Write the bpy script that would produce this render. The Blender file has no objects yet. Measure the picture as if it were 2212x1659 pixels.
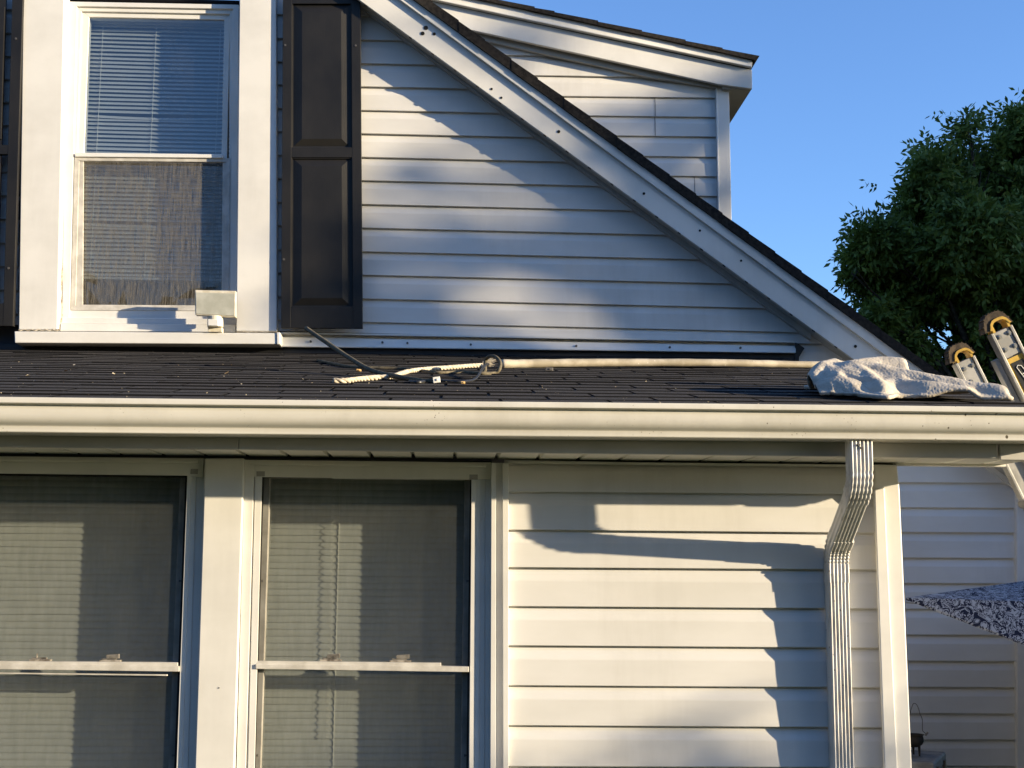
import bpy, bmesh, math, random
import numpy as np
from mathutils import Vector, Matrix, noise
random.seed(7)
S = bpy.context.scene
C = bpy.context.scene.collection

# ---------------------------------------------------------------- camera
PW, PH, FPX = 2212.0, 1659.0, 2850.0
CAM = Vector((0.0, -3.87, 1.75))
PITCH, YAW, ROLL = math.atan(0.1425), 0.050, 0.0068
_F = Vector((math.sin(YAW)*math.cos(PITCH), math.cos(YAW)*math.cos(PITCH), math.sin(PITCH)))
_R0 = _F.cross(Vector((0, 0, 1))).normalized()
_U0 = _R0.cross(_F).normalized()
_R = _R0*math.cos(ROLL) + _U0*math.sin(ROLL)
_U = _U0*math.cos(ROLL) - _R0*math.sin(ROLL)
cam_d = bpy.data.cameras.new('camera')
cam = bpy.data.objects.new('camera', cam_d)
C.objects.link(cam)
M = Matrix((_R, _U, -_F)).transposed().to_4x4()
M.translation = CAM
cam.matrix_world = M
cam_d.sensor_width = 36.0
cam_d.lens = FPX/PW*36.0
cam_d.clip_start = 0.05
cam_d.clip_end = 800
S.camera = cam

# ---------------------------------------------------------------- sky, sun, exposure
SUN = Vector((2.60, -1.0, 0.49)).normalized()          # towards the sun
elev = math.asin(SUN.z)
w = bpy.data.worlds.new('World'); S.world = w; w.use_nodes = True
nt = w.node_tree
bg = nt.nodes['Background']
sky = nt.nodes.new('ShaderNodeTexSky')
sky.sky_type = 'NISHITA'; sky.sun_disc = False
sky.sun_elevation = elev
sky.sun_rotation = math.atan2(SUN.x, SUN.y)
sky.air_density = 1.0; sky.dust_density = 0.3; sky.ozone_density = 2.2
tint = nt.nodes.new('ShaderNodeMixRGB'); tint.blend_type = 'MULTIPLY'; tint.inputs[0].default_value = 1.0
tint.inputs[2].default_value = (1.04, 1.30, 1.80, 1)
nt.links.new(sky.outputs[0], tint.inputs[1]); nt.links.new(tint.outputs[0], bg.inputs[0])
bg.inputs[1].default_value = 0.086
sd = bpy.data.lights.new('sun', 'SUN'); sd.energy = 5.0; sd.angle = math.radians(0.55)
sd.color = (1.0, 0.82, 0.55)
so = bpy.data.objects.new('sun', sd); C.objects.link(so)
so.rotation_euler = (-SUN).to_track_quat('-Z', 'Y').to_euler()
so.location = (8, -8, 8)
S.view_settings.view_transform = 'Standard'
S.view_settings.look = 'None'
S.view_settings.exposure = 1.22
S.view_settings.gamma = 1.0
S.render.engine = 'CYCLES'
S.cycles.max_bounces = 8
S.cycles.transparent_max_bounces = 16
S.render.resolution_x = 1024; S.render.resolution_y = 768

# ---------------------------------------------------------------- helpers
def bp(x, y, Y):
    """point of the upright plane at depth Y seen along a direction of view"""
    d = _F*FPX + _R*(x-PW/2) - _U*(y-PH/2)
    t = (Y-CAM.y)/d.y
    return CAM + d*t
def ray(x, y):
    return _F*FPX + _R*(x-PW/2) - _U*(y-PH/2)

def tag(o, label=None, cat=None, group=None, kind=None):
    if label: o['label'] = label
    if cat: o['category'] = cat
    if group: o['group'] = group
    if kind: o['kind'] = kind
    return o
def empty(name, loc):
    o = bpy.data.objects.new(name, None); C.objects.link(o); o.location = loc
    o.empty_display_size = 0.1
    return o
def link(name, me, mat, parent=None, smooth=False, bevel=0.0):
    if mat is not None: me.materials.append(mat)
    o = bpy.data.objects.new(name, me); C.objects.link(o)
    if parent is not None:
        o.parent = parent
        p = parent; off = Vector((0, 0, 0))
        while p is not None:
            off += Vector(p.location); p = p.parent
        me.transform(Matrix.Translation(-off))
    if smooth:
        me.polygons.foreach_set('use_smooth', [True]*len(me.polygons))
    if bevel > 0:
        b = o.modifiers.new('bevel', 'BEVEL'); b.width = bevel; b.segments = 2
        b.limit_method = 'ANGLE'; b.angle_limit = math.radians(40)
    return o

class MB:
    def __init__(s): s.v = []; s.f = []; s.mi = []
    def poly(s, pts, m=0):
        n = len(s.v); s.v += [tuple(p) for p in pts]; s.f.append(tuple(range(n, n+len(pts)))); s.mi.append(m)
    def prism(s, front, thick, m=0):
        """front: world points (clockwise or not), pushed back along +Y by thick"""
        n = len(s.v); k = len(front)
        a = sum(front[i].x*front[(i+1) % k].z - front[(i+1) % k].x*front[i].z for i in range(k))
        if a < 0: front = list(reversed(front))
        s.v += [tuple(p) for p in front] + [(p.x, p.y+thick, p.z) for p in front]
        s.f.append(tuple(range(n, n+k))); s.mi.append(m)
        s.f.append(tuple(range(n+2*k-1, n+k-1, -1))); s.mi.append(m)
        for i in range(k):
            j = (i+1) % k
            s.f.append((n+j, n+i, n+k+i, n+k+j)); s.mi.append(m)
    def sheet(s, px, Y): s.poly([bp(x, y, Y) for x, y in px])
    def pp(s, px, Y, thick, m=0):
        s.prism([bp(x, y, Y) for x, y in px], thick, m)
    def box(s, c, sx, sy, sz, rot=None, m=0):
        n = len(s.v)
        for dz in (-.5, .5):
            for dx, dy in ((-.5, -.5), (.5, -.5), (.5, .5), (-.5, .5)):
                p = Vector((dx*sx, dy*sy, dz*sz))
                if rot is not None: p = rot @ p
                s.v.append(tuple(Vector(c)+p))
        for f in ((3, 2, 1, 0), (4, 5, 6, 7), (0, 1, 5, 4), (1, 2, 6, 5), (2, 3, 7, 6), (3, 0, 4, 7)):
            s.f.append(tuple(n+i for i in f)); s.mi.append(m)
    def tube(s, pts, r, seg=10, cap=True, m=0, ref=Vector((0, 0, 1))):
        pts = [Vector(p) for p in pts]; n0 = len(s.v); k = len(pts)
        rr = r if isinstance(r, (list, tuple)) else [r]*k
        prev = None
        for i, p in enumerate(pts):
            t = (pts[min(i+1, k-1)]-pts[max(i-1, 0)]).normalized()
            if prev is None:
                a = t.cross(ref)
                if a.length < 1e-3: a = t.cross(Vector((1, 0, 0)))
                a.normalize()
            else:
                a = (prev - t*prev.dot(t)).normalized()
            prev = a; b = t.cross(a)
            for q in range(seg):
                an = 2*math.pi*q/seg
                s.v.append(tuple(p + (a*math.cos(an)+b*math.sin(an))*rr[i]))
        for i in range(k-1):
            for q in range(seg):
                q2 = (q+1) % seg
                s.f.append((n0+i*seg+q, n0+i*seg+q2, n0+(i+1)*seg+q2, n0+(i+1)*seg+q)); s.mi.append(m)
        if cap:
            s.f.append(tuple(n0+q for q in reversed(range(seg)))); s.mi.append(m)
            s.f.append(tuple(n0+(k-1)*seg+q for q in range(seg))); s.mi.append(m)
    def build(s, name, mat, parent=None, smooth=False, bevel=0.0, mats=None, split=False, angle=None):
        if split:
            par = list(range(len(s.v)))
            def fd(a):
                while par[a] != a: par[a] = par[par[a]]; a = par[a]
                return a
            for f in s.f:
                for q in f[1:]: par[fd(q)] = fd(f[0])
            grp = {}
            for f in s.f: grp.setdefault(fd(f[0]), []).append(f)
            out = []
            for fs in grp.values():
                ids = sorted({q for f in fs for q in f}); mp = {q: i for i, q in enumerate(ids)}
                m = MB(); m.v = [s.v[q] for q in ids]; m.f = [tuple(mp[q] for q in f) for f in fs]; m.mi = [0]*len(fs)
                out.append(m.build(name, mat, parent, smooth, bevel))
            return out
        me = bpy.data.meshes.new(name); me.from_pydata(s.v, [], s.f); me.update()
        o = link(name, me, mat, parent, smooth or angle is not None, bevel)
        if angle is not None: me.set_sharp_from_angle(angle=math.radians(angle))
        if mats:
            for x in mats: me.materials.append(x)
            me.polygons.foreach_set('material_index', s.mi)
        return o
def spline(pts, n=8):
    pts = [Vector(p) for p in pts]; out = []
    P = [pts[0]*2-pts[1]] + pts + [pts[-1]*2-pts[-2]]
    for i in range(1, len(P)-2):
        for k in range(n):
            t = k/n
            a, b, c, d = P[i-1], P[i], P[i+1], P[i+2]
            out.append(0.5*((2*b)+(c-a)*t+(2*a-5*b+4*c-d)*t*t+(3*b-a-3*c+d)*t**3))
    out.append(pts[-1]); return out

# ---------------------------------------------------------------- towel folds: a sheet dropped over a few rolls of cloth
def settle_towel(nx=84, ny=56, frames=35, sd_=3):
    Q = [(-.015, -.10), (.60, -.24), (.47, .24), (.0, .24)]
    V = []
    for j in range(ny+1):
        for i in range(nx+1):
            u = i/nx; v = j/ny
            x = (1-v)*((1-u)*Q[0][0]+u*Q[1][0])+v*((1-u)*Q[3][0]+u*Q[2][0])
            y = (1-v)*((1-u)*Q[0][1]+u*Q[1][1])+v*((1-u)*Q[3][1]+u*Q[2][1])
            y -= .10*math.exp(-((u-.30)/.07)**2)*(1-v)**2
            z = .15-.07*u+.016*math.sin(v*17+u*9+sd_)+.008*math.sin(u*26+v*8)+.012*noise.noise(Vector((u*6, v*6, sd_)))
            V.append((x, y, z))
    F = [(a, a+1, a+nx+2, a+nx+1) for j in range(ny) for a in range(j*(nx+1), j*(nx+1)+nx)]
    me = bpy.data.meshes.new('sheet'); me.from_pydata(V, [], F)
    o = bpy.data.objects.new('sheet', me); C.objects.link(o)
    o.shape_key_add(name='Basis'); k = o.shape_key_add(name='rest')
    for n_, vv in enumerate(V): k.data[n_].co = (vv[0]*1.22, vv[1]*1.30, 0)
    made = []
    def coll(verts, faces):
        m = bpy.data.meshes.new('form'); m.from_pydata(verts, [], faces)
        q = bpy.data.objects.new('form', m); C.objects.link(q); made.append(q)
        q.modifiers.new('col', 'COLLISION'); q.collision.cloth_friction = 60; q.collision.thickness_outer = .008
    coll([(-2, -2, 0), (2, -2, 0), (2, 2, 0), (-2, 2, 0)], [(0, 1, 2, 3)])
    def ridge(pts):
        pts = [(x, y, h*1.27) for x, y, h in pts]; vs_ = []; fs = []
        for i, (x, y, h) in enumerate(pts):
            a, b = pts[max(0, i-1)], pts[min(len(pts)-1, i+1)]
            t = Vector((b[0]-a[0], b[1]-a[1], 0)).normalized(); n = Vector((-t.y, t.x, 0))
            for q, hh in ((-1.6, 0), (-1, .35), (-.45, .86), (0, 1), (.45, .86), (1, .35), (1.6, 0)):
                vs_.append((x+n.x*q*h*.46, y+n.y*q*h*.46, h*hh-.002 if hh else -.02))
        for i in range(len(pts)-1):
            for q in range(6): fs.append((i*7+q, i*7+q+7, i*7+q+8, i*7+q+1))
        coll(vs_, fs)
    ridge([(.01, .02, .045), (.06, .08, .07), (.12, .13, .075)])
    ridge([(.14, .12, .065), (.22, .15, .075), (.30, .17, .08), (.37, .15, .078)])
    ridge([(.15, .05, .075), (.22, .03, .07), (.32, -.04, .055), (.42, -.10, .042), (.50, -.14, .032), (.565, -.18, .030)])
    ridge([(.16, .04, .070), (.175, -.05, .05), (.19, -.13, .03)])
    ridge([(.26, -.08, .03), (.34, -.13, .035), (.45, -.18, .025)])
    ridge([(.015, -.04, .030), (.07, -.055, .042), (.115, -.09, .030)])
    ridge([(.06, .01, .052), (.11, .0, .058), (.14, -.03, .05)])
    ridge([(.40, .03, .030), (.46, -.02, .040), (.50, -.07, .034)])
    m = o.modifiers.new('cloth', 'CLOTH'); cs = m.settings
    cs.rest_shape_key = k; cs.quality = 7; cs.mass = .5; cs.tension_stiffness = 25; cs.compression_stiffness = 25
    cs.shear_stiffness = 8; cs.bending_stiffness = 1.2; cs.air_damping = 3
    m.collision_settings.use_self_collision = False; m.collision_settings.distance_min = .008; m.collision_settings.collision_quality = 3
    S.frame_start = 1; S.frame_end = frames; m.point_cache.frame_end = frames
    for f in range(1, frames+1): S.frame_set(f)
    ev = o.evaluated_get(bpy.context.evaluated_depsgraph_get()).data
    co = np.empty(len(ev.vertices)*3, dtype=np.float32); ev.vertices.foreach_get('co', co)
    for q in [o]+made: bpy.data.objects.remove(q)
    S.frame_set(1)
    return co.reshape(-1, 3)
TOWEL_CO = settle_towel()

# ---------------------------------------------------------------- materials
def mat(name, col, rough=0.5, spec=0.5, metal=0.0):
    m = bpy.data.materials.new(name); m.use_nodes = True
    b = m.node_tree.nodes['Principled BSDF']
    b.inputs['Base Color'].default_value = (*col, 1)
    b.inputs['Roughness'].default_value = rough
    b.inputs['Specular IOR Level'].default_value = spec
    b.inputs['Metallic'].default_value = metal
    return m
def N(m, t, **kw):
    n = m.node_tree.nodes.new(t)
    for k, v in kw.items():
        if k in n.inputs: n.inputs[k].default_value = v
        else: setattr(n, k, v)
    return n
def L(m, a, b): m.node_tree.links.new(a, b)
def coords(m, scale=(1, 1, 1)):
    tc = N(m, 'ShaderNodeTexCoord'); mp = N(m, 'ShaderNodeMapping')
    mp.inputs['Scale'].default_value = scale
    L(m, tc.outputs['Object'], mp.inputs['Vector']); return mp.outputs[0]
def mottle(m, c1, c2, scale, vec=(1, 1, 1), lo=0.4, hi=0.6, detail=6, rough=0.6):
    """base colour varying between c1 and c2"""
    b = m.node_tree.nodes['Principled BSDF']
    n = N(m, 'ShaderNodeTexNoise', Scale=scale, Detail=detail, Roughness=rough)
    L(m, coords(m, vec), n.inputs['Vector'])
    r = N(m, 'ShaderNodeValToRGB')
    r.color_ramp.elements[0].position = lo; r.color_ramp.elements[0].color = (*c1, 1)
    r.color_ramp.elements[1].position = hi; r.color_ramp.elements[1].color = (*c2, 1)
    L(m, n.outputs[0], r.inputs[0]); L(m, r.outputs[0], b.inputs['Base Color'])
    return r
def specks(m, col, scale, thr, vec=(1, 1, 1), soft=0.02, grad=0.0):
    """mix small specks of dirt over whatever feeds the base colour"""
    b = m.node_tree.nodes['Principled BSDF']
    v = N(m, 'ShaderNodeTexVoronoi', Scale=scale); L(m, coords(m, vec), v.inputs['Vector'])
    n = N(m, 'ShaderNodeTexNoise', Scale=scale*0.13, Detail=2.0); L(m, coords(m, vec), n.inputs['Vector'])
    ad = N(m, 'ShaderNodeMath', operation='MULTIPLY_ADD'); L(m, n.outputs[0], ad.inputs[0]); ad.inputs[1].default_value = -0.55
    L(m, v.outputs['Distance'], ad.inputs[2])
    o_ = ad.outputs[0]
    if grad:
        sp_ = N(m, 'ShaderNodeSeparateXYZ'); L(m, coords(m), sp_.inputs[0])
        a2 = N(m, 'ShaderNodeMath', operation='MULTIPLY_ADD'); L(m, sp_.outputs[0], a2.inputs[0]); a2.inputs[1].default_value = -grad
        L(m, o_, a2.inputs[2]); o_ = a2.outputs[0]
    r = N(m, 'ShaderNodeMapRange'); L(m, o_, r.inputs['Value'])
    r.inputs['From Min'].default_value = thr; r.inputs['From Max'].default_value = thr+soft
    r.inputs['To Min'].default_value = 1; r.inputs['To Max'].default_value = 0
    mx = N(m, 'ShaderNodeMixRGB'); L(m, r.outputs[0], mx.inputs[0])
    bc = b.inputs['Base Color']
    if bc.is_linked: L(m, bc.links[0].from_socket, mx.inputs[1])
    else: mx.inputs[1].default_value = bc.default_value[:]
    mx.inputs[2].default_value = (*col, 1)
    L(m, mx.outputs[0], bc)
def bump(m, scale, strength, dist, vec=(1, 1, 1), detail=3.0, kind='noise'):
    b = m.node_tree.nodes['Principled BSDF']
    if kind == 'noise': n = N(m, 'ShaderNodeTexNoise', Scale=scale, Detail=detail)
    else: n = N(m, 'ShaderNodeTexVoronoi', Scale=scale)
    L(m, coords(m, vec), n.inputs['Vector'])
    bm_ = N(m, 'ShaderNodeBump', Strength=strength, Distance=dist)
    L(m, n.outputs[0], bm_.inputs['Height'])
    if b.inputs['Normal'].is_linked: L(m, b.inputs['Normal'].links[0].from_socket, bm_.inputs['Normal'])
    L(m, bm_.outputs[0], b.inputs['Normal'])

def grime(m, amount=.12, scale=7, vec=(1, 1, .12)):
    b = m.node_tree.nodes['Principled BSDF']
    n = N(m, 'ShaderNodeTexNoise', Scale=scale, Detail=7.0, Roughness=.7); L(m, coords(m, vec), n.inputs['Vector'])
    n2 = N(m, 'ShaderNodeTexNoise', Scale=1.1, Detail=2.0); L(m, coords(m), n2.inputs['Vector'])
    ad = N(m, 'ShaderNodeMath', operation='MULTIPLY'); L(m, n.outputs[0], ad.inputs[0]); L(m, n2.outputs[0], ad.inputs[1])
    r = N(m, 'ShaderNodeMapRange'); L(m, ad.outputs[0], r.inputs['Value'])
    r.inputs['From Min'].default_value = .24; r.inputs['From Max'].default_value = .40; r.inputs['To Min'].default_value = 0; r.inputs['To Max'].default_value = amount
    mx = N(m, 'ShaderNodeMixRGB'); L(m, r.outputs[0], mx.inputs[0])
    L(m, b.inputs['Base Color'].links[0].from_socket, mx.inputs[1]); mx.inputs[2].default_value = (.20, .18, .14, 1)
    L(m, mx.outputs[0], b.inputs['Base Color'])
vinyl = mat('white_vinyl', (.62, .61, .59), .42, .3)
mottle(vinyl, (.58, .57, .545), (.64, .63, .61), 2.2, (1, 1, 2.5), .35, .65)
grime(vinyl, .16)
bump(vinyl, 1.6, .25, .012, (1, 1, 3), 1.0)
bump(vinyl, 240, .12, .0006, (.15, 1, 1), 2.0)
trim = mat('white_trim', (.74, .73, .70), .40, .4)
mottle(trim, (.60, .59, .56), (.68, .67, .64), 3.1, (1, 1, 1.4), .33, .6)
grime(trim, .09, 9)
bump(trim, 3.0, .18, .008, (1, 1, .4), 1.5)
alu = mat('gutter_enamel', (.74, .72, .66), .33, .5)
mottle(alu, (.55, .53, .47), (.64, .62, .56), 1.7, (1, 3, 3), .3, .62)
specks(alu, (.16, .13, .10), 110, -.262, (1, 1, .8))
specks(alu, (.10, .085, .06), 42, -.33, (1, 1, .8), grad=.11)
grime(alu, .22, 6, (1, 1, .5))
bump(alu, 2.4, .12, .008, (1, 1, 1), 1.0)
dspout = mat('downspout_enamel', (.72, .71, .66), .35, .5)
mottle(dspout, (.30, .28, .24), (.66, .64, .6), 11, (1, 1, .3), .30, .47)
specks(dspout, (.10, .09, .07), 60, -.2, (1, 1, .6))
shade_paint = mat('shaded_trim', (.55, .54, .50), .5, .4)  # darker copy of the white trim paint, for parts in shade
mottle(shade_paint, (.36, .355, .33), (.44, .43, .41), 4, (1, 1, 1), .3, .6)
soffit_m = mat('soffit_vinyl', (.76, .74, .68), .5, .35)
mottle(soffit_m, (.70, .68, .62), (.79, .77, .71), 5)
black_sh = mat('shutter_black', (.026, .025, .024), .46, .30)
mottle(black_sh, (.0095, .009, .0085), (.019, .0175, .0155), 5, (1, 1, .6), .35, .7)
bump(black_sh, 160, .25, .0012, (1, 1, .08), 4)
shingle = mat('asphalt_shingle', (.05, .048, .047), .92, .2)
mottle(shingle, (.018, .017, .017), (.085, .077, .070), 190, (1, 1, 1), .35, .7, 4, .8)
specks(shingle, (.22, .21, .2), 190, -.235)
bump(shingle, 420, .9, .003)
flash = mat('black_flashing', (.018, .018, .02), .5, .4)
bump(flash, 12, .3, .01)
dark = mat('dark_gap', (.012, .012, .012), .8, .2)
caulk = mat('old_caulk', (.34, .29, .22), .8, .2)
mottle(caulk, (.2, .16, .11), (.5, .45, .37), 40)
blind_m = mat('blind_slats', (.60, .61, .60), .5, .3)
cord_m = mat('blind_cord', (.8, .79, .74), .7, .2)
room_m = mat('room_dark', (.055, .055, .06), .9, .1)
steel = mat('screw_steel', (.12, .11, .10), .5, .5, .5)
rust = mat('rusty_steel', (.06, .045, .035), .8, .3)

def glass_mat(name, dirt_col, dirt_lo, dirt_hi, scale, vec, tint=(.9, .93, .92), gloss=1.0, rough=0.0, refl=1.25):
    m = bpy.data.materials.new(name); m.use_nodes = True
    t = m.node_tree; t.nodes.clear()
    out = N(m, 'ShaderNodeOutputMaterial')
    tr = N(m, 'ShaderNodeBsdfTransparent'); tr.inputs[0].default_value = (*tint, 1)
    gl = N(m, 'ShaderNodeBsdfGlossy'); gl.inputs['Roughness'].default_value = rough
    gl.inputs[0].default_value = (gloss, gloss, gloss, 1)
    fr = N(m, 'ShaderNodeFresnel', IOR=1.5)
    mul = N(m, 'ShaderNodeMath', operation='MULTIPLY'); L(m, fr.outputs[0], mul.inputs[0]); mul.inputs[1].default_value = refl
    mx = N(m, 'ShaderNodeMixShader'); L(m, mul.outputs[0], mx.inputs[0])
    L(m, tr.outputs[0], mx.inputs[1]); L(m, gl.outputs[0], mx.inputs[2])
    df = N(m, 'ShaderNodeBsdfDiffuse'); df.inputs[0].default_value = (*dirt_col, 1)
    n = N(m, 'ShaderNodeTexNoise', Scale=scale, Detail=5.0, Roughness=.65)
    L(m, coords(m, vec), n.inputs['Vector'])
    r = N(m, 'ShaderNodeMapRange'); L(m, n.outputs[0], r.inputs['Value'])
    r.inputs['From Min'].default_value = .38; r.inputs['From Max'].default_value = .66
    r.inputs['To Min'].default_value = dirt_lo; r.inputs['To Max'].default_value = dirt_hi
    m2 = N(m, 'ShaderNodeMixShader'); L(m, r.outputs[0], m2.inputs[0])
    L(m, mx.outputs[0], m2.inputs[1]); L(m, df.outputs[0], m2.inputs[2])
    L(m, m2.outputs[0], out.inputs[0])
    return m
def screen_mat(name, col, lo, hi, scale, vec):
    m = glass_mat(name, col, lo, hi, scale, vec, tint=(1, 1, 1), gloss=0)
    for n in m.node_tree.nodes:
        if n.type == 'MATH': n.inputs[1].default_value = 0
    return m
glass_up = glass_mat('upper_glass', (.5, .5, .45), .0, .015, 6, (1, 1, 1), tint=(.60, .65, .68), refl=2.8)
glass_lo = glass_mat('storm_glass', (.45, .44, .38), .005, .05, 9, (1, 1, .5), tint=(.75, .78, .76))
screen_up = screen_mat('streaky_screen', (.185, .17, .145), .10, .70, 34, (8.5, 1, .38))
for n_ in screen_up.node_tree.nodes:
    if n_.type == 'MAP_RANGE': n_.inputs['From Min'].default_value = .42; n_.inputs['From Max'].default_value = .60
    if n_.type == 'TEX_NOISE': n_.inputs['Roughness'].default_value = .8
screen_lo = screen_mat('insect_screen', (.075, .08, .08), .28, .38, 30, (1.6, 1, .3))

# ---------------------------------------------------------------- ground
g = MB(); g.poly([(-200, -200, 0), (200, -200, 0), (200, 200, 0), (-200, 200, 0)])
grass = mat('lawn', (.08, .10, .04), .95, .1)
mottle(grass, (.035, .05, .018), (.075, .08, .035), 1.3)
go = g.build('ground', grass); tag(go, 'mown lawn around the house', 'ground', kind='structure')

# ================================================================ HOUSE
house = empty('house', (0, 0, 0))
tag(house, 'white vinyl-sided house with black shutters, front gable and dark shingled porch roof', 'house')

PROF = [(0, .0150), (.050, .0150), (.052, .0125), (.12, .0108), (.20, .0076), (.27, .0042), (.33, .0014), (.36, .0006), (.7, -.0010), (.93, -.0024), (.985, -.0028), (1, -.0022)]
def siding(name, bounds, xl, xr, Y, parent, mt=vinyl, nx=26, seed=0, xmax=None):
    """bounds: list of (y at x=a, y at x=b) ; xl, xr functions of (picture) height"""
    b = MB(); (a, c) = bounds[0][2], bounds[0][3]
    for i in range(len(bounds)-1):
        t0 = bounds[i]; t1 = bounds[i+1]
        rows = []
        for t, d in PROF:
            row = []
            ya = t0[0]+(t1[0]-t0[0])*t; yc = t0[1]+(t1[1]-t0[1])*t
            ymid = ya
            x0 = xl(ya)
            x1 = xr(ya)
            for _ in range(3):
                x1 = xr(ya+(yc-ya)*(x1-a)/(c-a))
            if x1 < x0+1: x1 = x0+1
            for k in range(nx+1):
                x = x0+(x1-x0)*k/nx
                y = ya+(yc-ya)*(x-a)/(c-a)
                p = bp(x, y, Y)
                wv = noise.noise(Vector((p.x*1.7+seed, i*3.1, t*.9)))*.0016
                row.append((p.x, Y+d+wv, p.z))
            rows.append(row)
        # lip back to the wall
        if i < len(bounds)-2:
            rows.append([(q[0], Y+.0150, q[2]) for q in rows[-1]])
        n = len(b.v)
        for r in rows: b.v += r
        for r in range(len(rows)-1):
            for k in range(nx):
                b.f.append((n+r*(nx+1)+k, n+(r+1)*(nx+1)+k, n+(r+1)*(nx+1)+k+1, n+r*(nx+1)+k+1)); b.mi.append(0)
    return b.build(name, mt, parent)

def lin(x0, y0, x1, y1):
    return lambda x: y0+(y1-y0)*(x-x0)/(x1-x0)
OUT = lin(930, 0, 1985, 771)      # outer shingle edge of the gable rake
DP = lin(892.6, 0, 1963, 778.6)
CC = lin(866, 0, 1940, 786)
BB = lin(776, 0, 1858, 786.6)
AA = lin(877, 86.7, 1736, 720)
def inv(f):
    y0, y1 = f(0), f(1000); return lambda y: (y-y0)/(y1-y0)*1000
YM = 2.5          # main gable wall
up_lines = [-68, -17, 34, 85.6, 136.6, 186.5, 237.5, 288, 338.9, 389.3, 440.7, 491.7, 543, 593.5, 644.9, 695.4, 719.5]
ub = []
for k, y in enumerate(up_lines):
    s_ = .0170 + min(1, max(0, (y+20)/380))*.0068
    ub.append((y, y+s_*1000, 782, 1782))
siding('gable_siding', ub, lambda y: 588, lambda y: max(inv(AA)(y)+16, 600), YM, house)
siding('gable_siding', ub[:], lambda y: -60, lambda y: 40, YM, house, nx=3)
# bottom strip right of the apron down to the porch roof
siding('gable_siding', [(742, 744, 1700, 1880), (792, 796, 1700, 1880)], lambda y: 1690, lambda y: 1860, YM+.001, house, nx=4)
# right-hand lower stretch of the main wall, beside the porch
rl = [932, 987, 1041.8, 1096, 1149.4, 1204.5, 1259.4, 1315, 1370.8, 1427.5, 1484, 1540.6, 1597, 1654, 1711]
rb = [(y, y+.0045*200+(1300-y)*.0012, 1945, 2145) for y in rl]
rw = siding('gable_siding', rb, lambda y: 1840, lambda y: 2206, YM+.002, house, nx=8, seed=5)
# solid wall cores behind the siding so no light leaks
core = MB()
core.pp([(-90, -200), (40, -200), (40, 1100), (-90, 1100)], YM+.02, .12)
core.pp([(590, -200), (640, -200), (BB and 1790, 700), (1900, 860), (1900, 1100), (590, 1100)], YM+.025, .12)
core.pp([(-90, 760), (1835, 775), (2200, 1043), (2200, 2700), (-90, 2700)], YM+.03, .1)
core.build('wall_core', room_m, house)

# J channel and vertical seams in the siding
jc = MB()
jc.pp([(700, AA(700)-1), (1752, AA(1752)-1), (1752, AA(1752)-24), (700, AA(700)-34)], YM-.030, .05)
jc.pp([(700, AA(700)+1.5), (1752, AA(1752)+1.5), (1752, AA(1752)-2.5), (700, AA(700)-2.5)], YM-.033, .05)
jc.build('siding_channel', shade_paint, house)
def seam(name, x, i0, n, bounds, Y, mt, parent, wpx=1.2):
    b = MB()
    for i in range(i0, i0+n):
        t0, t1 = bounds[i], bounds[i+1]; a, c = t0[2], t0[3]; L_ = []; R_ = []
        for t, d in PROF:
            ya = t0[0]+(t1[0]-t0[0])*t; yc = t0[1]+(t1[1]-t0[1])*t; y = ya+(yc-ya)*(x-a)/(c-a)
            for xx, o in ((x, L_), (x+wpx, R_)):
                p = bp(xx, y, Y); o.append((p.x, Y+d-.0022, p.z))
        for k in range(len(PROF)-1): b.poly([L_[k], L_[k+1], R_[k+1], R_[k]])
    return b.build(name, mt, parent)
seam('siding_seam', 948, 14, 1, ub, YM, trim, house, 1.5)

# rake: soffit strip, fascia, top trim, shingle edge
rk = empty('rake', (0, 0, 0)); rk.parent = house
YF = YM-.12
def band(m, f1, f2, x0, x1, Y, th):
    m.pp([(x0, f1(x0)), (x1, f1(x1)), (x1, f2(x1)), (x0, f2(x0))], Y, th)
b = MB(); band(b, CC, BB, 700, 2300, YF, .02); b.build('fascia_board', trim, rk, bevel=.002)
b = MB(); band(b, lambda x: DP(x)-4, lambda x: CC(x)+1, 780, 2300, YF-.018, .036); b.build('drip_trim', trim, rk, bevel=.002)
# soffit under the rake: a slab hugging the bottom of the fascia
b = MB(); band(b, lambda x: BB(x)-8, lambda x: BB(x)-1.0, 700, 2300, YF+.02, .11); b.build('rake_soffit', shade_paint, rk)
b = MB()
x = 790.0
while x < 1860:
    y = BB(x)
    b.pp([(x-3.4, y-2.5), (x+2.6, y+1.4), (x+2.6, y+4), (x-3.4, y-.2)], YF-.0015, .004)
    x += 48.4
b.build('vent_notch', dark, rk, split=True)
# shingle layer with stepped courses
b = MB()
x = 820.0; top = []
while x < 2300:
    x2 = x+57
    top += [(x, OUT(x)+1.3), (x2, OUT(x2)-1.2)]
    x = x2
x0, x1 = top[0][0], top[-1][0]
poly = top + [(x1, DP(x1)-2), (x0, DP(x0)-2)]
for k in range(0, len(top), 2):
    (xa, ya), (xb, yb) = top[k], top[k+1]
    b.pp([(xa, ya), (xb, yb), (xb, DP(xb)-2), (xa, DP(xa)-2)], YF-.03-.003*((k//2) % 2), 6.2)
edge_m = mat('shingle_edge', (.02, .018, .017), .9, .15); mottle(edge_m, (.012, .011, .011), (.032, .028, .025), 60)
roof_main = b.build('gable_roof', edge_m, house)
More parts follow.
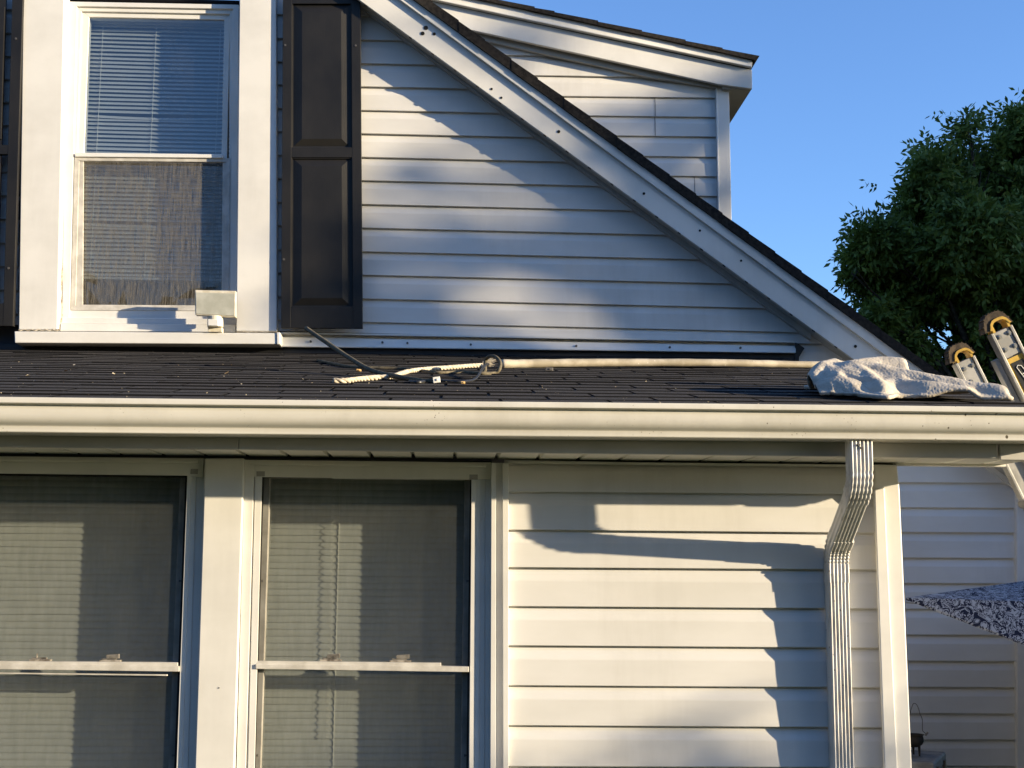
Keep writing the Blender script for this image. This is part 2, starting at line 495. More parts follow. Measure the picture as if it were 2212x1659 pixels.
# nails and old bracket holes in the fascia
b = MB()
def disc(m, x, y, Y, r, th=.003, seg=10):
    c = bp(x, y, Y); m.prism([Vector((c.x+r*math.cos(2*math.pi*i/seg), Y, c.z+r*math.sin(2*math.pi*i/seg))) for i in range(seg)], th)
for x, y, r in ((920, 60, .011), (913, 72, .010), (938, 73, .008), (1062, 192, .006), (1083, 211, .006), (1207, 284, .008), (1391, 418, .007), (1512, 498, .006), (1601, 563, .006), (1848, 748, .008), (1500, 440, .003)):
    disc(b, x, y, YF-.0025, r)
b.build('nail_hole', dark, rk, split=True)
# ------------------------------------------------ dormer behind
YD = 3.68
dm = empty('dormer', (0, 0, 0)); dm.parent = house
dl = [41, 83.6, 126.2, 168.8, 211.4, 253, 295.4, 339, 381, 423.6, 466, 508]
db = [(y-.0125*448*(1 if y > 180 else 1.3), y, 1100, 1548) for y in dl]
siding('cheek_siding', db, lambda y: 880, lambda y: max(882, min(1552, 1097+(y-72)/.2135)), YD, dm, nx=18, seed=9)
b = MB(); b.pp([(860, -60), (1100, 20), (1556, 150), (1570, 520), (860, 520)], YD+.03, .1); b.build('cheek_core', room_m, dm)
b = MB()
b.pp([(1546, 180), (1574.6, 184), (1580.6, 480), (1551.5, 480)], YD-.022, .035)
b.pp([(1546, 180), (1550, 180), (1555.5, 480), (1551.5, 480)], YD-.028, .01)
b.build('corner_post', trim, dm, bevel=.003)
b = MB()
b.pp([(880, 34.6), (1097, 82), (1551, 181.5), (1625, 192), (1624.5, 151), (1097, 38.5), (880, -9)], YD-.075, .025)
b.build('fascia_board', trim, dm, bevel=.003)
b = MB()
b.pp([(880, -38), (1097, 10.5), (1626, 124), (1624, 146), (1097, 35), (880, -12)], YD-.095, .02)
b.pp([(880, -18), (1097, 29.5), (1624, 141), (1624, 144.5), (1097, 33), (880, -14)], YD-.107, .02)
b.build('drip_trim', trim, dm, bevel=.002)
b = MB()
b.pp([(880, 36), (1097, 84), (1551, 184), (1551, 190), (1400, 166), (1200, 122), (1097, 99), (880, 51)], YD-.03, .035)
b.build('frieze_trim', shade_paint, dm, bevel=.002)
b = MB()
k0 = bp(1577, 190, YD-.075); k1 = bp(1625, 192, YD-.075)
def hexa(m, pts):
    n = len(m.v); m.v += [tuple(p) for p in pts]
    for f in ((3, 2, 1, 0), (4, 5, 6, 7), (0, 1, 5, 4), (1, 2, 6, 5), (2, 3, 7, 6), (3, 0, 4, 7)): m.f.append(tuple(n+i for i in f)); m.mi.append(0)
zt = k1.z+.09
hexa(b, [(k0.x-.04, YD-.050, k0.z+.004), (k1.x, YD-.050, k1.z+.004), (k1.x, YD+.62, k1.z+.004), (k0.x-.04, YD+.62, k0.z+.004),
         (k0.x-.04, YD-.050, zt), (k1.x, YD-.050, zt), (k1.x, YD+.62, zt), (k0.x-.04, YD+.62, zt)])
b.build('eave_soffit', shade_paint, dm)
b = MB()
xs = [870, 965, 1060, 1155, 1198, 1292, 1387, 1481, 1561, 1641]
lo = lambda x: 16.5+(x-1097)*.2135
hi_ = lambda x: 2.5+(x-1097)*.2188
for i in range(len(xs)-1):
    xa, xb = xs[i], xs[i+1]
    b.pp([(xa, hi_(xa)+1.5), (xb, hi_(xb)-1), (xb if i < 8 else 1634, hi_(xb)+9), (xa, hi_(xa)+9)], YD-.115-.002*(i % 2), 1.6)
b.build('dormer_roof', edge_m, dm)
seam('siding_seam', 1414.5, 4, 2, db, YD, steel, dm, 1.4)
seam('siding_seam', 1500, 8, 1, db, YD, steel, dm, 1.2)

# ------------------------------------------------ upper window
YC = YM-.06
wu = MB()
# casing boards
wu.pp([(50.5, -40), (139.5, -40), (124, 712), (40, 712)], YC, .10)
wu.pp([(517.5, -40), (596, -40), (598, 716), (510, 715)], YC, .10)
# bevelled returns on the left board
upper = wu.build('window', trim, house, bevel=.004)
tag(upper, 'upper sash window under the gable with open slatted blind and streaked screen')
b = MB()
def ring(m, o, i, Y, th):
    """o, i: outer and inner quads (tl, tr, br, bl)"""
    for k in range(4):
        j = (k+1) % 4
        m.pp([o[k], o[j], i[j], i[k]], Y, th)
ring(b, [(143, 3), (516, 10), (511, 700), (134, 698)], [(166, 13), (503, 19), (498, 690), (150, 688)], YM-.002, .08)
ring(b, [(165, 12), (504, 18), (500, 691), (149, 689)], [(176, 24), (496, 30), (494, 684), (155, 681)], YM+.010, .08)
ring(b, [(175, 23), (497, 29), (490, 345), (162, 342)], [(192, 36), (484.5, 42.5), (478.5, 333), (181, 330)], YM+.022, .05)
b.pp([(162, 330), (481, 333.5), (481, 341), (162, 338)], YM-.006, .05)
b.pp([(150, 666), (497, 668), (497, 691), (149, 689)], YM+.008, .06)
b.pp([(134, 686), (511, 689), (511, 701), (133, 699)], YM-.012, .08)
b.pp([(131, 699), (509, 701), (508, 717), (130, 715)], YM-.032, .11)
b.build('sash_frame', trim, upper, bevel=.0015)
scr_frame = mat('screen_frame', (.52, .50, .46), .5, .4); mottle(scr_frame, (.42, .40, .36), (.56, .54, .5), 14)
b = MB()
ring(b, [(161, 338.5), (497, 341.5), (494.5, 671.5), (152.5, 670)], [(171, 347), (488, 350), (485, 662), (163, 660)], YM+.004, .012)
ring(b, [(170, 346), (489, 349), (486, 663), (162, 661)], [(180.5, 348.5), (481, 351), (478.5, 660), (178.5, 658)], YM+.009, .012)
b.build('screen_frame', scr_frame, upper, bevel=.001)
b = MB(); b.sheet([(179, 348), (483, 350), (480, 661), (176, 659)], YM+.013); b.build('insect_screen', screen_up, upper)
b = MB(); b.sheet([(178, 34), (488, 40), (484, 336), (170, 333)], YM+.032); b.build('pane', glass_up, upper)
b = MB(); b.sheet([(166, 336), (489, 340), (487, 672), (162, 668)], YM+.040); b.build('pane', glass_up, upper)
# sill
b = MB()
b.pp([(30.5, 715.5), (597, 719.5), (597.5, 743.5), (31.5, 740.5)], YM-.11, .12)
b.pp([(597, 717.5), (605, 717.5), (605.5, 744), (597.5, 744)], YM-.115, .12)
b.build('sill', trim, upper, bevel=.004)
def bead(pts, r0=.0032):
    P = [bp(x, y, Y) for x, y, Y in pts]; k = len(P)
    m = MB(); m.tube(P, [r0*(1+.6*noise.noise(p*40)) for p in P], 6); m.build('caulk_bead', caulk, upper)
bead([(40+88*i/40, 713+1.2*math.sin(i*.9), YC-.001) for i in range(41)])
bead([(511+87*i/40, 717+.5*math.sin(i*.7), YC-.001) for i in range(41)], .0022)
bead([(133-1.5*math.sin(i*.3), 540+i*3.6, YM-.014) for i in range(48)], .0026)


def blind(name, parent, X0, X1, Z0, Z1, Y, pitch, tilt, width=.025, sag=0.0, cords=(), ladders=None):
    """slats between X0..X1 from Z1 (top) down to Z0"""
    b = MB(); nseg = 10; z = Z1; k = 0
    while z > Z0:
        th = tilt + random.uniform(-.05, .05)
        tw = random.uniform(-.0012, .0012)
        rows = []
        for q in range(7):
            s = (q/6-.5)
            cy = -s*width*math.cos(th); cz = -s*width*math.sin(th) 
            bow = (0.25-s*s)*4*.0028
            cy += -bow*math.sin(th)*1; cz += bow*math.cos(th)
            row = []
            for i in range(nseg+1):
                t = i/nseg
                row.append((X0+(X1-X0)*t, Y+cy, z+cz+tw*math.sin(t*7+k)-sag*math.sin(math.pi*t)*(1 if k % 26 == 22 else .08)))
            rows.append(row)
        n = len(b.v)
        for r in rows: b.v += r
        for r in range(6):
            for i in range(nseg):
                b.f.append((n+r*(nseg+1)+i, n+r*(nseg+1)+i+1, n+(r+1)*(nseg+1)+i+1, n+(r+1)*(nseg+1)+i)); b.mi.append(0)
        z -= pitch; k += 1
    b.box(((X0+X1)/2, Y, Z1+.022), X1-X0, .028, .026)
    b.box(((X0+X1)/2, Y, Z0-.006), X1-X0, .026, .012)
    o = b.build(name, blind_m, parent, smooth=False)
    c = MB()
    for cx in cords:
        pts = [(cx, Y-width*.5*math.cos(tilt)-.0015, Z1), (cx, Y-width*.5*math.cos(tilt)-.0015, Z0)]
        c.tube(pts, .0011, 6)
    c.build('cord', cord_m, parent)
    return o
pa = bp(176, 34, YM+.11); pb_ = bp(488, 560, YM+.11)
cx = [bp(214, 200, YM+.09).x, bp(330, 200, YM+.09).x, bp(470, 200, YM+.09).x]
blind('blind', upper, pa.x-.02, pb_.x+.03, bp(180, 598, YM+.11).z, bp(200, 55, YM+.11).z, YM+.11, .0215, .88, .0235, .012, cx)
def recess(parent, x0, y0, x1, y1, Y, depth):
    a = bp(x0, y0, Y); c = bp(x1, y1, Y)
    X0, X1, Z0, Z1 = a.x, c.x, c.z, a.z
    m = MB(); Yb = Y+depth
    m.poly([(X0, Yb, Z0), (X0, Yb, Z1), (X1, Yb, Z1), (X1, Yb, Z0)])
    m.poly([(X0, Y, Z0), (X0, Y, Z1), (X0, Yb, Z1), (X0, Yb, Z0)])
    m.poly([(X1, Y, Z0), (X1, Yb, Z0), (X1, Yb, Z1), (X1, Y, Z1)])
    m.poly([(X0, Y, Z1), (X1, Y, Z1), (X1, Yb, Z1), (X0, Yb, Z1)])
    m.poly([(X0, Y, Z0), (X0, Yb, Z0), (X1, Yb, Z0), (X1, Y, Z0)])
    return m.build('recess', room_m, parent)
recess(upper, 120, -10, 520, 720, YM+.045, .9)

# ------------------------------------------------ shutters
def shutter(o, top_y, pan, rails):
    pass
def make_shutter():
    b = MB(); YS = YC-.024
    xl_ = lambda y: 611-(y/708)*4; xr_ = lambda y: 778.3+(y/708)*5
    def q(u0, u1, y0, y1, Y, th):
        f = lambda u, y: xl_(y)+(xr_(y)-xl_(y))*u
        b.pp([(f(u0, y0), y0), (f(u1, y0), y0), (f(u1, y1), y1), (f(u0, y1), y1)], Y, th)
    q(0, .118, -30, 708.5, YS, .03); q(.882, 1, -30, 708.5, YS, .03)
    q(.118, .882, -30, 8, YS+.001, .028); q(.118, .882, 318, 340, YS+.001, .028); q(.118, .882, 662, 708.5, YS+.001, .028)
    q(.10, .90, -20, 700, YS+.014, .014)
    # beads beside the stiles and under the middle rail
    q(.118, .130, 8, 662, YS+.005, .02); q(.870, .882, 8, 662, YS+.005, .02)
    q(.118, .882, 340, 343, YS+.006, .02)
    for y0, y1 in ((10, 317), (343, 661)):
        f = lambda u, y: xl_(y)+(xr_(y)-xl_(y))*u
        o_ = [(f(.155, y0+2), y0+2), (f(.845, y0+2), y0+2), (f(.845, y1-2), y1-2), (f(.155, y1-2), y1-2)]
        i_ = [(f(.25, y0+16), y0+16), (f(.752, y0+16), y0+16), (f(.752, y1-17), y1-17), (f(.25, y1-17), y1-17)]
        O = [bp(x, y, YS+.013) for x, y in o_]; I = [bp(x, y, YS+.002) for x, y in i_]
        for k in range(4):
            j = (k+1) % 4
            b.poly([O[k], O[j], I[j], I[k]])
        b.poly(list(reversed(I)))
    return b, YS
b, YS = make_shutter()
s1 = b.build('shutter', black_sh, house, bevel=.0015); tag(s1, 'black two-panel shutter right of the upper window')
b = MB()
for x, y in ((616, 97), (768.5, 98), (613, 560)):
    disc(b, x, y, YS-.003, .0055, .005)
b.build('screw', steel, s1, split=True)
# second shutter at the left edge
b = MB()
b.pp([(27, -30), (50, -30), (28, 704), (6, 704)], YS, .03)
b.pp([(-90, -30), (14, -30), (-8, 704), (-110, 704)], YS+.014, .014)
b.pp([(-90, 313), (27, 313), (17, 333), (-100, 333)], YS+.001, .028)
b.pp([(-110, 655), (8, 655), (6, 704), (-110, 704)], YS+.001, .028)
b.pp([(-80, 14), (10, 14), (2, 300), (-90, 300)], YS+.004, .02)
b.pp([(-90, 352), (0, 352), (-10, 640), (-100, 640)], YS+.004, .02)
s2 = b.build('shutter', black_sh, house, bevel=.0015); tag(s2, 'black shutter cut off at the left edge')
b = MB()
disc(b, 34, 83, YS-.003, .0055, .005); disc(b, 18, 579, YS-.003, .0055, .005); b.build('screw', steel, s2, split=True)

# ------------------------------------------------ apron trim and flashing at the porch roof
tl = lambda x: 719+(x-606)*.0172
b = MB()
def hb(m, x0, x1, o0, o1, Y, th, f=tl):
    m.pp([(x0, f(x0)+o0), (x1, f(x1)+o0), (x1, f(x1)+o1), (x0, f(x0)+o1)], Y, th)
hb(b, 606, 1716, -1.8, 1.6, YM-.024, .05)
hb(b, 606, 1718, 1.6, 10, YM+.012, .02)
b2 = [bp(606, tl(606)+9, YM-.008), bp(1719, tl(1719)+9, YM-.008), bp(1719, tl(1719)+24, YM-.04), bp(606, tl(606)+31-1, YM-.04)]
b.poly(b2); 
hb(b, 606, 1719, 22, 24, YM-.041, .04, lambda x: tl(x)+(5*(1719-x)/1113))
b.build('apron_trim', trim, house)
b = MB()
for x, dy in ((671, 17), (826, 16.5), (1017, 18), (1245, 17), (1447, 16.5), (880, 17), (1600, 15)):
    disc(b, x, tl(x)+dy, YM-.034, .0055, .016)
b.build('screw', steel, house, split=True)
b = MB()
hb(b, -60, 1726, 20, 66, YM-.012, .02, lambda x: 723+(x-0)*.0118)
b.pp([(1718, 740), (1724, 742), (1738, 752), (1722, 778), (1718, 778)], YM-.02, .01)
b.build('flashing', flash, house)

# ------------------------------------------------ porch roof
e0 = bp(0, 860, -.285); e1 = bp(2212, 882.5, -.285)
r0 = bp(0, 757, YM-.02); r1 = bp(1720, 776.5, YM-.02)
A_ = np.array([[p.x, p.y, 1] for p in (e0, e1, r0, r1)]); z_ = np.array([p.z for p in (e0, e1, r0, r1)])
ra, rb_, rc = [float(v) for v in np.linalg.lstsq(A_, z_, rcond=None)[0]]
roofz = lambda X, Y: ra*X+rb_*Y+rc
Nr = Vector((-ra, -rb_, 1)).normalized()
def on_roof(x, y, lift=0.0):
    d = ray(x, y); o = CAM-Vector((0, 0, lift))
    t = (ra*o.x+rb_*o.y+rc-o.z)/(d.z-ra*d.x-rb_*d.y)
    return CAM+d*t
XR = 1.68
slope = math.sqrt(1+rb_*rb_)
b = MB()
row = 0; Yr = -.305
ex = .127/slope
Rr = Matrix.Rotation(math.atan(rb_), 3, 'X')
while Yr < YM-.02:
    off = (row % 2)*.1525 + (row % 5)*.013
    X = -2.9-off
    while X < XR:
        Xe = min(X+.305, XR+random.uniform(-.004, .004))
        dz = random.uniform(-.0008, .0012)
        y0 = Yr+random.uniform(-.0015, .0015); y1 = min(Yr+ex*1.35, YM-.015)
        g2 = .005
        t0 = random.choice((.0045, .0055, .0070))
        P = []
        for (xx, yy, tt) in ((X+g2, y0, t0+dz), (Xe-g2, y0, t0+dz), (Xe-g2, y1, .0008), (X+g2, y1, .0008)):
            P.append(Vector((xx, yy, roofz(xx, yy)+tt)))
        Q = [Vector((p.x, p.y, roofz(p.x, p.y)-.004)) for p in P]
        n = len(b.v); b.v += [tuple(q) for q in Q]+[tuple(p) for p in P]
        for f, mm in (((4, 5, 6, 7), 0), ((0, 1, 5, 4), 1), ((1, 2, 6, 5), 1), ((3, 0, 4, 7), 1)): b.f.append(tuple(n+i for i in f)); b.mi.append(mm)
        X += .305
    Yr += ex; row += 1
butt = mat('asphalt_butt', (.007, .007, .008), .9, .1)
porch_roof = b.build('porch_roof', shingle, house, mats=[butt])
b = MB()
pts = [(-3, -.30), (XR-.004, -.30), (XR-.004, YM-.01), (-3, YM-.01)]
n = 0
b.v = [(x, y, roofz(x, y)-.001) for x, y in pts]+[(x, y, roofz(x, y)-.03) for x, y in pts]
b.f = [(0, 1, 2, 3), (7, 6, 5, 4), (4, 5, 1, 0), (5, 6, 2, 1), (6, 7, 3, 2), (7, 4, 0, 3)]; b.mi = [0]*6
b.build('roof_deck', dark, house)

# gutter (swept K profile)
GP = [(.0, .004), (-.118, .004), (-.127, .001), (-.128, -.004), (-.128, -.0135), (-.126, -.0155), (-.116, -.017), (-.114, -.020), (-.1145, -.030),
      (-.114, -.042), (-.112, -.052), (-.107, -.0605), (-.100, -.0665), (-.094, -.070), (-.0925, -.0725), (-.0925, -.086), (-.0905, -.088), (0, -.088)]
YG = -.25
gl0 = bp(0, 857.5, YG-.128); gl1 = bp(2212, 880, YG-.128)
def gz(X): return gl0.z+(gl1.z-gl0.z)*(X-gl0.x)/(gl1.x-gl0.x)
XG0, XG1 = -2.8, 1.74
def sweep_x(m, prof, xs, zf, close=False):
    n = len(m.v); k = len(prof)
    for X in xs:
        for (dy, dz) in prof: m.v.append((X, YG+dy, zf(X)+dz))
    for i in range(len(xs)-1):
        for j in range(k-1):
            m.f.append((n+i*k+j, n+i*k+j+1, n+(i+1)*k+j+1, n+(i+1)*k+j)); m.mi.append(0)
    return n
b = MB()
xs = [XG0+(XG1-XG0)*i/60 for i in range(61)]
prof_open = [(-.118, .0)]+GP[2:]
gzz = lambda X: gz(X)+.0008*math.sin(X*2.1)
sweep_x(b, prof_open, xs, gzz)
inner = [(-.114, -.003), (-.112, -.016), (-.104, -.050), (-.088, -.080), (-.004, -.082)]
sweep_x(b, inner, xs, gzz)
for X in (XG1,):
    b.poly([(X, YG+y, gz(X)+z) for y, z in GP])
gut = b.build('gutter', alu, house, angle=38)
sol = gut.modifiers.new('s', 'SOLIDIFY'); sol.thickness = .0012
# fascia
fb0 = bp(0, 964.8, YG); fb1 = bp(2161, 990.5, YG)
fz = lambda X: fb0.z+(fb1.z-fb0.z)*(X-fb0.x)/(fb1.x-fb0.x)
b = MB()
xa = fb0.x-.4; seam = bp(515, 975, YG).x; xb = bp(2156, 985, YG).x
for (p, q, dy, dz) in ((xa, seam-.0008, 0, 0), (seam+.0008, xb-.002, -.001, .0005), (xb+.004, XR+.02, -.006, -.004)):
    b.prism([Vector((p, YG+dy, fz(p)+dz)), Vector((q, YG+dy, fz(q)+dz)), Vector((q, YG+dy, gz(q)+.0)), Vector((p, YG+dy, gz(p)+.0))], .02)
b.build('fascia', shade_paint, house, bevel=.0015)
# side (right) fascia running back beside the porch roof
b = MB()
b.v = [(XR+.001, YG+.02, fz(XR)-.004), (XR+.021, YG+.02, fz(XR)-.004), (XR+.021, YM-.1, roofz(XR, YM-.1)-.12), (XR+.001, YM-.1, roofz(XR, YM-.1)-.12),
       (XR+.001, YG+.02, roofz(XR, YG)-.006), (XR+.021, YG+.02, roofz(XR, YG)-.006), (XR+.021, YM-.1, roofz(XR, YM-.1)-.006), (XR+.001, YM-.1, roofz(XR, YM-.1)-.006)]
b.f = [(3, 2, 1, 0), (4, 5, 6, 7), (0, 1, 5, 4), (1, 2, 6, 5), (2, 3, 7, 6), (3, 0, 4, 7)]; b.mi = [0]*6
b.build('side_fascia', trim, house)
# soffit panels with V grooves
b = MB()
gx0 = bp(789, 980, YG).x; pw = .1215
k = -24
while True:
    X = gx0+k*pw; k += 1
    if X > XR: break
    X2 = min(X+pw, XR)
    def sz(X_, Y_): return fz(X_)+.004 + (.002 if Y_ > -.1 else 0)
    f_ = lambda X_, dz: [(X_, YG+.018, sz(X_, YG)+dz), (X_, .03, sz(X_, 0)+dz)]
    gw = .011
    cols = [f_(X, .012), f_(X+gw*.35, .012), f_(X+gw, 0), f_(X2-.002, .0), f_(X2, .012)]
    for i in range(4):
        b.poly([cols[i][0], cols[i][1], cols[i+1][1], cols[i+1][0]])
b.build('soffit', soffit_m, house)
b = MB()   # soffit return to the right of the porch wall
sx0 = bp(1936, 1000, 0).x
b.box(((sx0+XR)/2, .02, fz(1.5)+.010), XR-sx0, .03, .022)
b.build('soffit_edge', soffit_m, house)

# ------------------------------------------------ porch wall
ll = [1000-8, 1062.3, 1143.9, 1225, 1309.2, 1393.8, 1480, 1566.3, 1654.8, 1744]
lr = [1005, 1066.5, 1149.3, 1229.3, 1313.5, 1398.2, 1484, 1570.2, 1657, 1746]
lb = [(ll[i], lr[i], 1100, 1731) for i in range(len(ll))]
siding('porch_siding', lb, lambda y: 1090, lambda y: 1912+(y-1005)*.048, 0.0, house, nx=30, seed=2)
b = MB(); b.pp([(1094, 985), (1930, 995), (1975, 1800), (1094, 1800)], .03, .08); b.build('wall_core', room_m, house)
b = MB()
# frieze strip where the siding meets the soffit
b.pp([(1098, 996), (1890, 1004), (1890, 1009), (1098, 1001)], -.006, .01)
b.build('frieze_trim', trim, house)
# corner post
b = MB()
b.pp([(1888, 1003), (1938, 1004), (1944, 1060), (1971, 1670), (1927, 1670)], -.024, .06)
b.build('corner_post', trim, house, bevel=.004)
b = MB()
# the post's raised front fin
b.pp([(1889, 1058), (1911, 1052), (1940, 1670), (1911, 1670)], -.034, .012)
b.build('corner_post_fin', trim, house, bevel=.003)
b = MB()  # side return of the porch wall
c0 = bp(1938, 1004, 0); c1 = bp(1971, 1670, 0)
b.v = [(c0.x-.004, .03, 0), (c0.x-.004, YM, 0), (c0.x-.004, YM, c0.z), (c0.x-.004, .03, c0.z)]; b.f = [(0, 1, 2, 3)]; b.mi = [0]
b.build('side_wall', vinyl, house)
# lower part of the porch wall below the picture
b = MB()
q0 = bp(-40, 1790, 0); q1 = bp(1975, 1790, 0)
b.prism([Vector((q0.x-.5, .0, 0)), Vector((q1.x-.02, .0, 0)), Vector((q1.x-.02, .0, q1.z+.05)), Vector((q0.x-.5, .0, q1.z+.05))], .1)
b.build('wall_base', vinyl, house)

def vs(m, xt0, xt1, yt, xb0, xb1, yb, Y, th):
    m.pp([(xt0, yt), (xt1, yt), (xb1, yb), (xb0, yb)], Y, th)
# trim right of the window pair, J channel
b = MB()
vs(b, 1061.5, 1071.5, 1000, 1058.5, 1071, 1790, -.022, .06)
vs(b, 1071.5, 1085.5, 1000, 1071, 1087, 1790, -.006, .04)
vs(b, 1085.5, 1098.5, 1000, 1087, 1098.5, 1790, -.019, .05)
b.build('window_channel', trim, house, bevel=.001)
b = MB(); vs(b, 442, 527.5, 990, 416, 502.5, 1790, -.024, .07); b.build('window_post', trim, house, bevel=.004)
tag(bpy.data.objects['window_post'])
def interp(ya, xa, yb, xb): return lambda y: xa+(xb-xa)*(y-ya)/(yb-ya)
# ---- right-hand porch window
b = MB()
vs(b, 529, 549.5, 994, 507, 527, 1790, -.009, .05)
vs(b, 552, 567, 996, 532, 546.5, 1790, -.004, .05)
vs(b, 549.5, 552, 996, 527, 532, 1790, .004, .04)
b.pp([(529, 993), (1061, 999), (1061, 1036.5), (567, 1030.5), (529, 1030)], -.0045, .05)
b.pp([(540, 997), (1050, 1003), (1050, 1010), (540, 1004)], -.012, .03)
vs(b, 1018.5, 1029, 1033, 1012, 1023, 1790, -.0035, .05)
vs(b, 1029, 1037, 1033, 1023, 1034, 1790, -.001, .05)
vs(b, 1037, 1048, 1010, 1034, 1046, 1790, .002, .05)
vs(b, 1048, 1062, 1010, 1046, 1060, 1790, .005, .05)
win2 = b.build('window', trim, house, bevel=.001); tag(win2, 'porch window right of the white post, blind cord hanging in its lit half')
latch_m = mat('latch_metal', (.30, .27, .22), .5, .4, .3); mottle(latch_m, (.12, .10, .08), (.42, .38, .32), 40)
clip_m = mat('grey_clip', (.30, .29, .28), .6, .3)
def porch_sash(parent, xl_, xr_, yt, ymL, ymR, latch, extra=False):
    storm = mat('storm_frame', (.40, .38, .33), .5, .4); mottle(storm, (.30, .28, .24), (.46, .44, .39), 9)
    b = MB()
    # side stiles of the inner sashes
    b.pp([(xl_(yt), yt), (xl_(yt)+15, yt), (xl_(1790)+12, 1790), (xl_(1790)-1, 1790)], .016, .03)
    b.pp([(xr_(yt)-13, yt), (xr_(yt), yt), (xr_(1790), 1790), (xr_(1790)-14, 1790)], .016, .03)
    b.build('storm_sash', storm, parent, bevel=.001, split=True)
    b = MB()
    b.pp([(xl_(yt)-2.2, yt-3), (xl_(yt)+.6, yt-3), (xl_(1790)+.6, 1790), (xl_(1790)-2.2, 1790)], -.001, .03)
    b.pp([(xr_(yt)-1.2, yt-3), (xr_(yt)+1.8, yt-3), (xr_(1790)+1.8, 1790), (xr_(1790)-1.2, 1790)], .002, .03)
    b.pp([(xl_(yt)-2, yt-4.5), (xr_(yt)+1.5, yt), (xr_(yt)+1.5, yt+3.5), (xl_(yt)-2, yt-1)], -.001, .03)
    b.build('gap_strip', dark, parent)  # dark strips standing in for the unlit gap around the screen
    b = MB()
    x0, x1 = xl_(1440)-4, xr_(1440)+1
    b.pp([(x0+2, ymL), (x1-60 if not extra else x1-3, ymR-1), (x1-60 if not extra else x1-3, ymR+7), (x0, ymL+8)], -.004, .03)
    b.pp([(x0, ymL+7), (x1, ymR+7), (x1, ymR+19), (x0, ymL+17)], -.009, .035)
    if extra:
        b.pp([(x0, ymL+24), (x1-26, ymR+25), (x1-26, ymR+28.5), (x0, ymL+27)], .0, .01)
    b.build('meeting_rail', scr_frame, parent, bevel=.0015)
    for lx, s in latch:
        b = MB()
        y = ymL+(ymR-ymL)*(lx-x0)/(x1-x0)-1
        b.pp([(lx-16, y-8), (lx+16, y-8), (lx+16, y), (lx-16, y)], .020, .012)
        b.pp([(lx-6, y-15), (lx+22*s, y-17), (lx+22*s, y-7), (lx-6, y-7)], .018, .010)
        b.pp([(lx-22, y-4), (lx+26, y-4), (lx+26, y), (lx-22, y)], .012, .014)
        b.build('sash_latch', latch_m, parent, bevel=.001)
    b = MB(); b.sheet([(xl_(yt)-1, yt-4), (xr_(yt)+2, yt-2), (xr_(1790)+2, 1790), (xl_(1790)-1, 1790)], .013); b.build('insect_screen', screen_lo, parent)
    b = MB(); b.sheet([(xl_(yt)-2, yt-6), (xr_(yt)+2, yt-4), (xr_(1790)+2, 1790), (xl_(1790)-2, 1790)], .050); b.build('pane', glass_lo, parent)
    b = MB()
    for y in (1255, 1632):
        for f, sg in ((xl_, 1), (xr_, -1)):
            b.pp([(f(y)+sg*1, y-1), (f(y)+sg*7, y-3), (f(y)+sg*7, y+3), (f(y)+sg*1, y+1)], .009, .003)
    b.build('screen_clip', steel, parent, split=True)
porch_sash(win2, interp(1031, 568, 1659, 549.8), interp(1036, 1017, 1659, 1009), 1032, 1428, 1433, ((712, 1), (862, 1)))
za = bp(720, 1020, .12)
blind('blind', win2, bp(555, 1050, .12).x-.03, bp(1040, 1050, .12).x, 1.05, za.z, .125, .0197, 1.32, .0262, 0.0, (bp(727, 1300, .1).x,))
recess(win2, 520, 990, 1055, 1800, .055, .8)
# twisted lift cord on the right window's blind
b = MB(); cxw = bp(722, 1300, .10)
pts = []
for i in range(400):
    z = za.z-.02-i*.0019
    a = i*.6
    pts.append((cxw.x-.010+.005*math.sin(a), .1085+.0015*math.cos(a), z))
b.tube(pts, .0009, 5); b.build('twisted_cord', cord_m, win2)
b = MB()
for x, y in ((563, 1023), (1023, 1030)):
    b.pp([(x-9, y-5), (x+9, y-5), (x+9, y+6), (x-9, y+6)], -.0062, .003)
b.build('corner_clip', clip_m, win2, split=True)
# ---- left-hand porch window
b = MB()
b.pp([(-60, 985), (440, 990), (438, 1031), (404, 1027.5), (-60, 1022)], -.0045, .05)
b.pp([(-60, 990), (428, 994), (428, 1001), (-60, 996)], -.012, .03)
vs(b, 404.5, 413, 1026, 376, 390, 1790, -.003, .05)
vs(b, 413, 424, 1026, 390, 402, 1790, .000, .05)
vs(b, 424, 443, 1010, 402, 418, 1790, .004, .05)
win1 = b.build('window', trim, house, bevel=.001); tag(win1, 'porch window left of the white post, cut by the left edge')
porch_sash(win1, interp(1031, -60, 1659, -80), interp(1031, 402, 1659, 377.5), 1027, 1428, 1432, ((84, -.2), (235, 1)), True)
blind('blind', win1, bp(-80, 1050, .12).x, bp(425, 1050, .12).x, 1.05, za.z, .125, .0197, 1.32, .0262, 0.0, ())
recess(win1, -150, 985, 432, 1800, .055, .8)
b = MB(); b.pp([(412, 1013), (428, 1013), (427, 1024), (411, 1024)], -.0062, .003); b.build('corner_clip', clip_m, win1)
b = MB()
disc(b, 473, 1486, -.0255, .0018, .003); b.build('nail', steel, bpy.data.objects['window_post'])

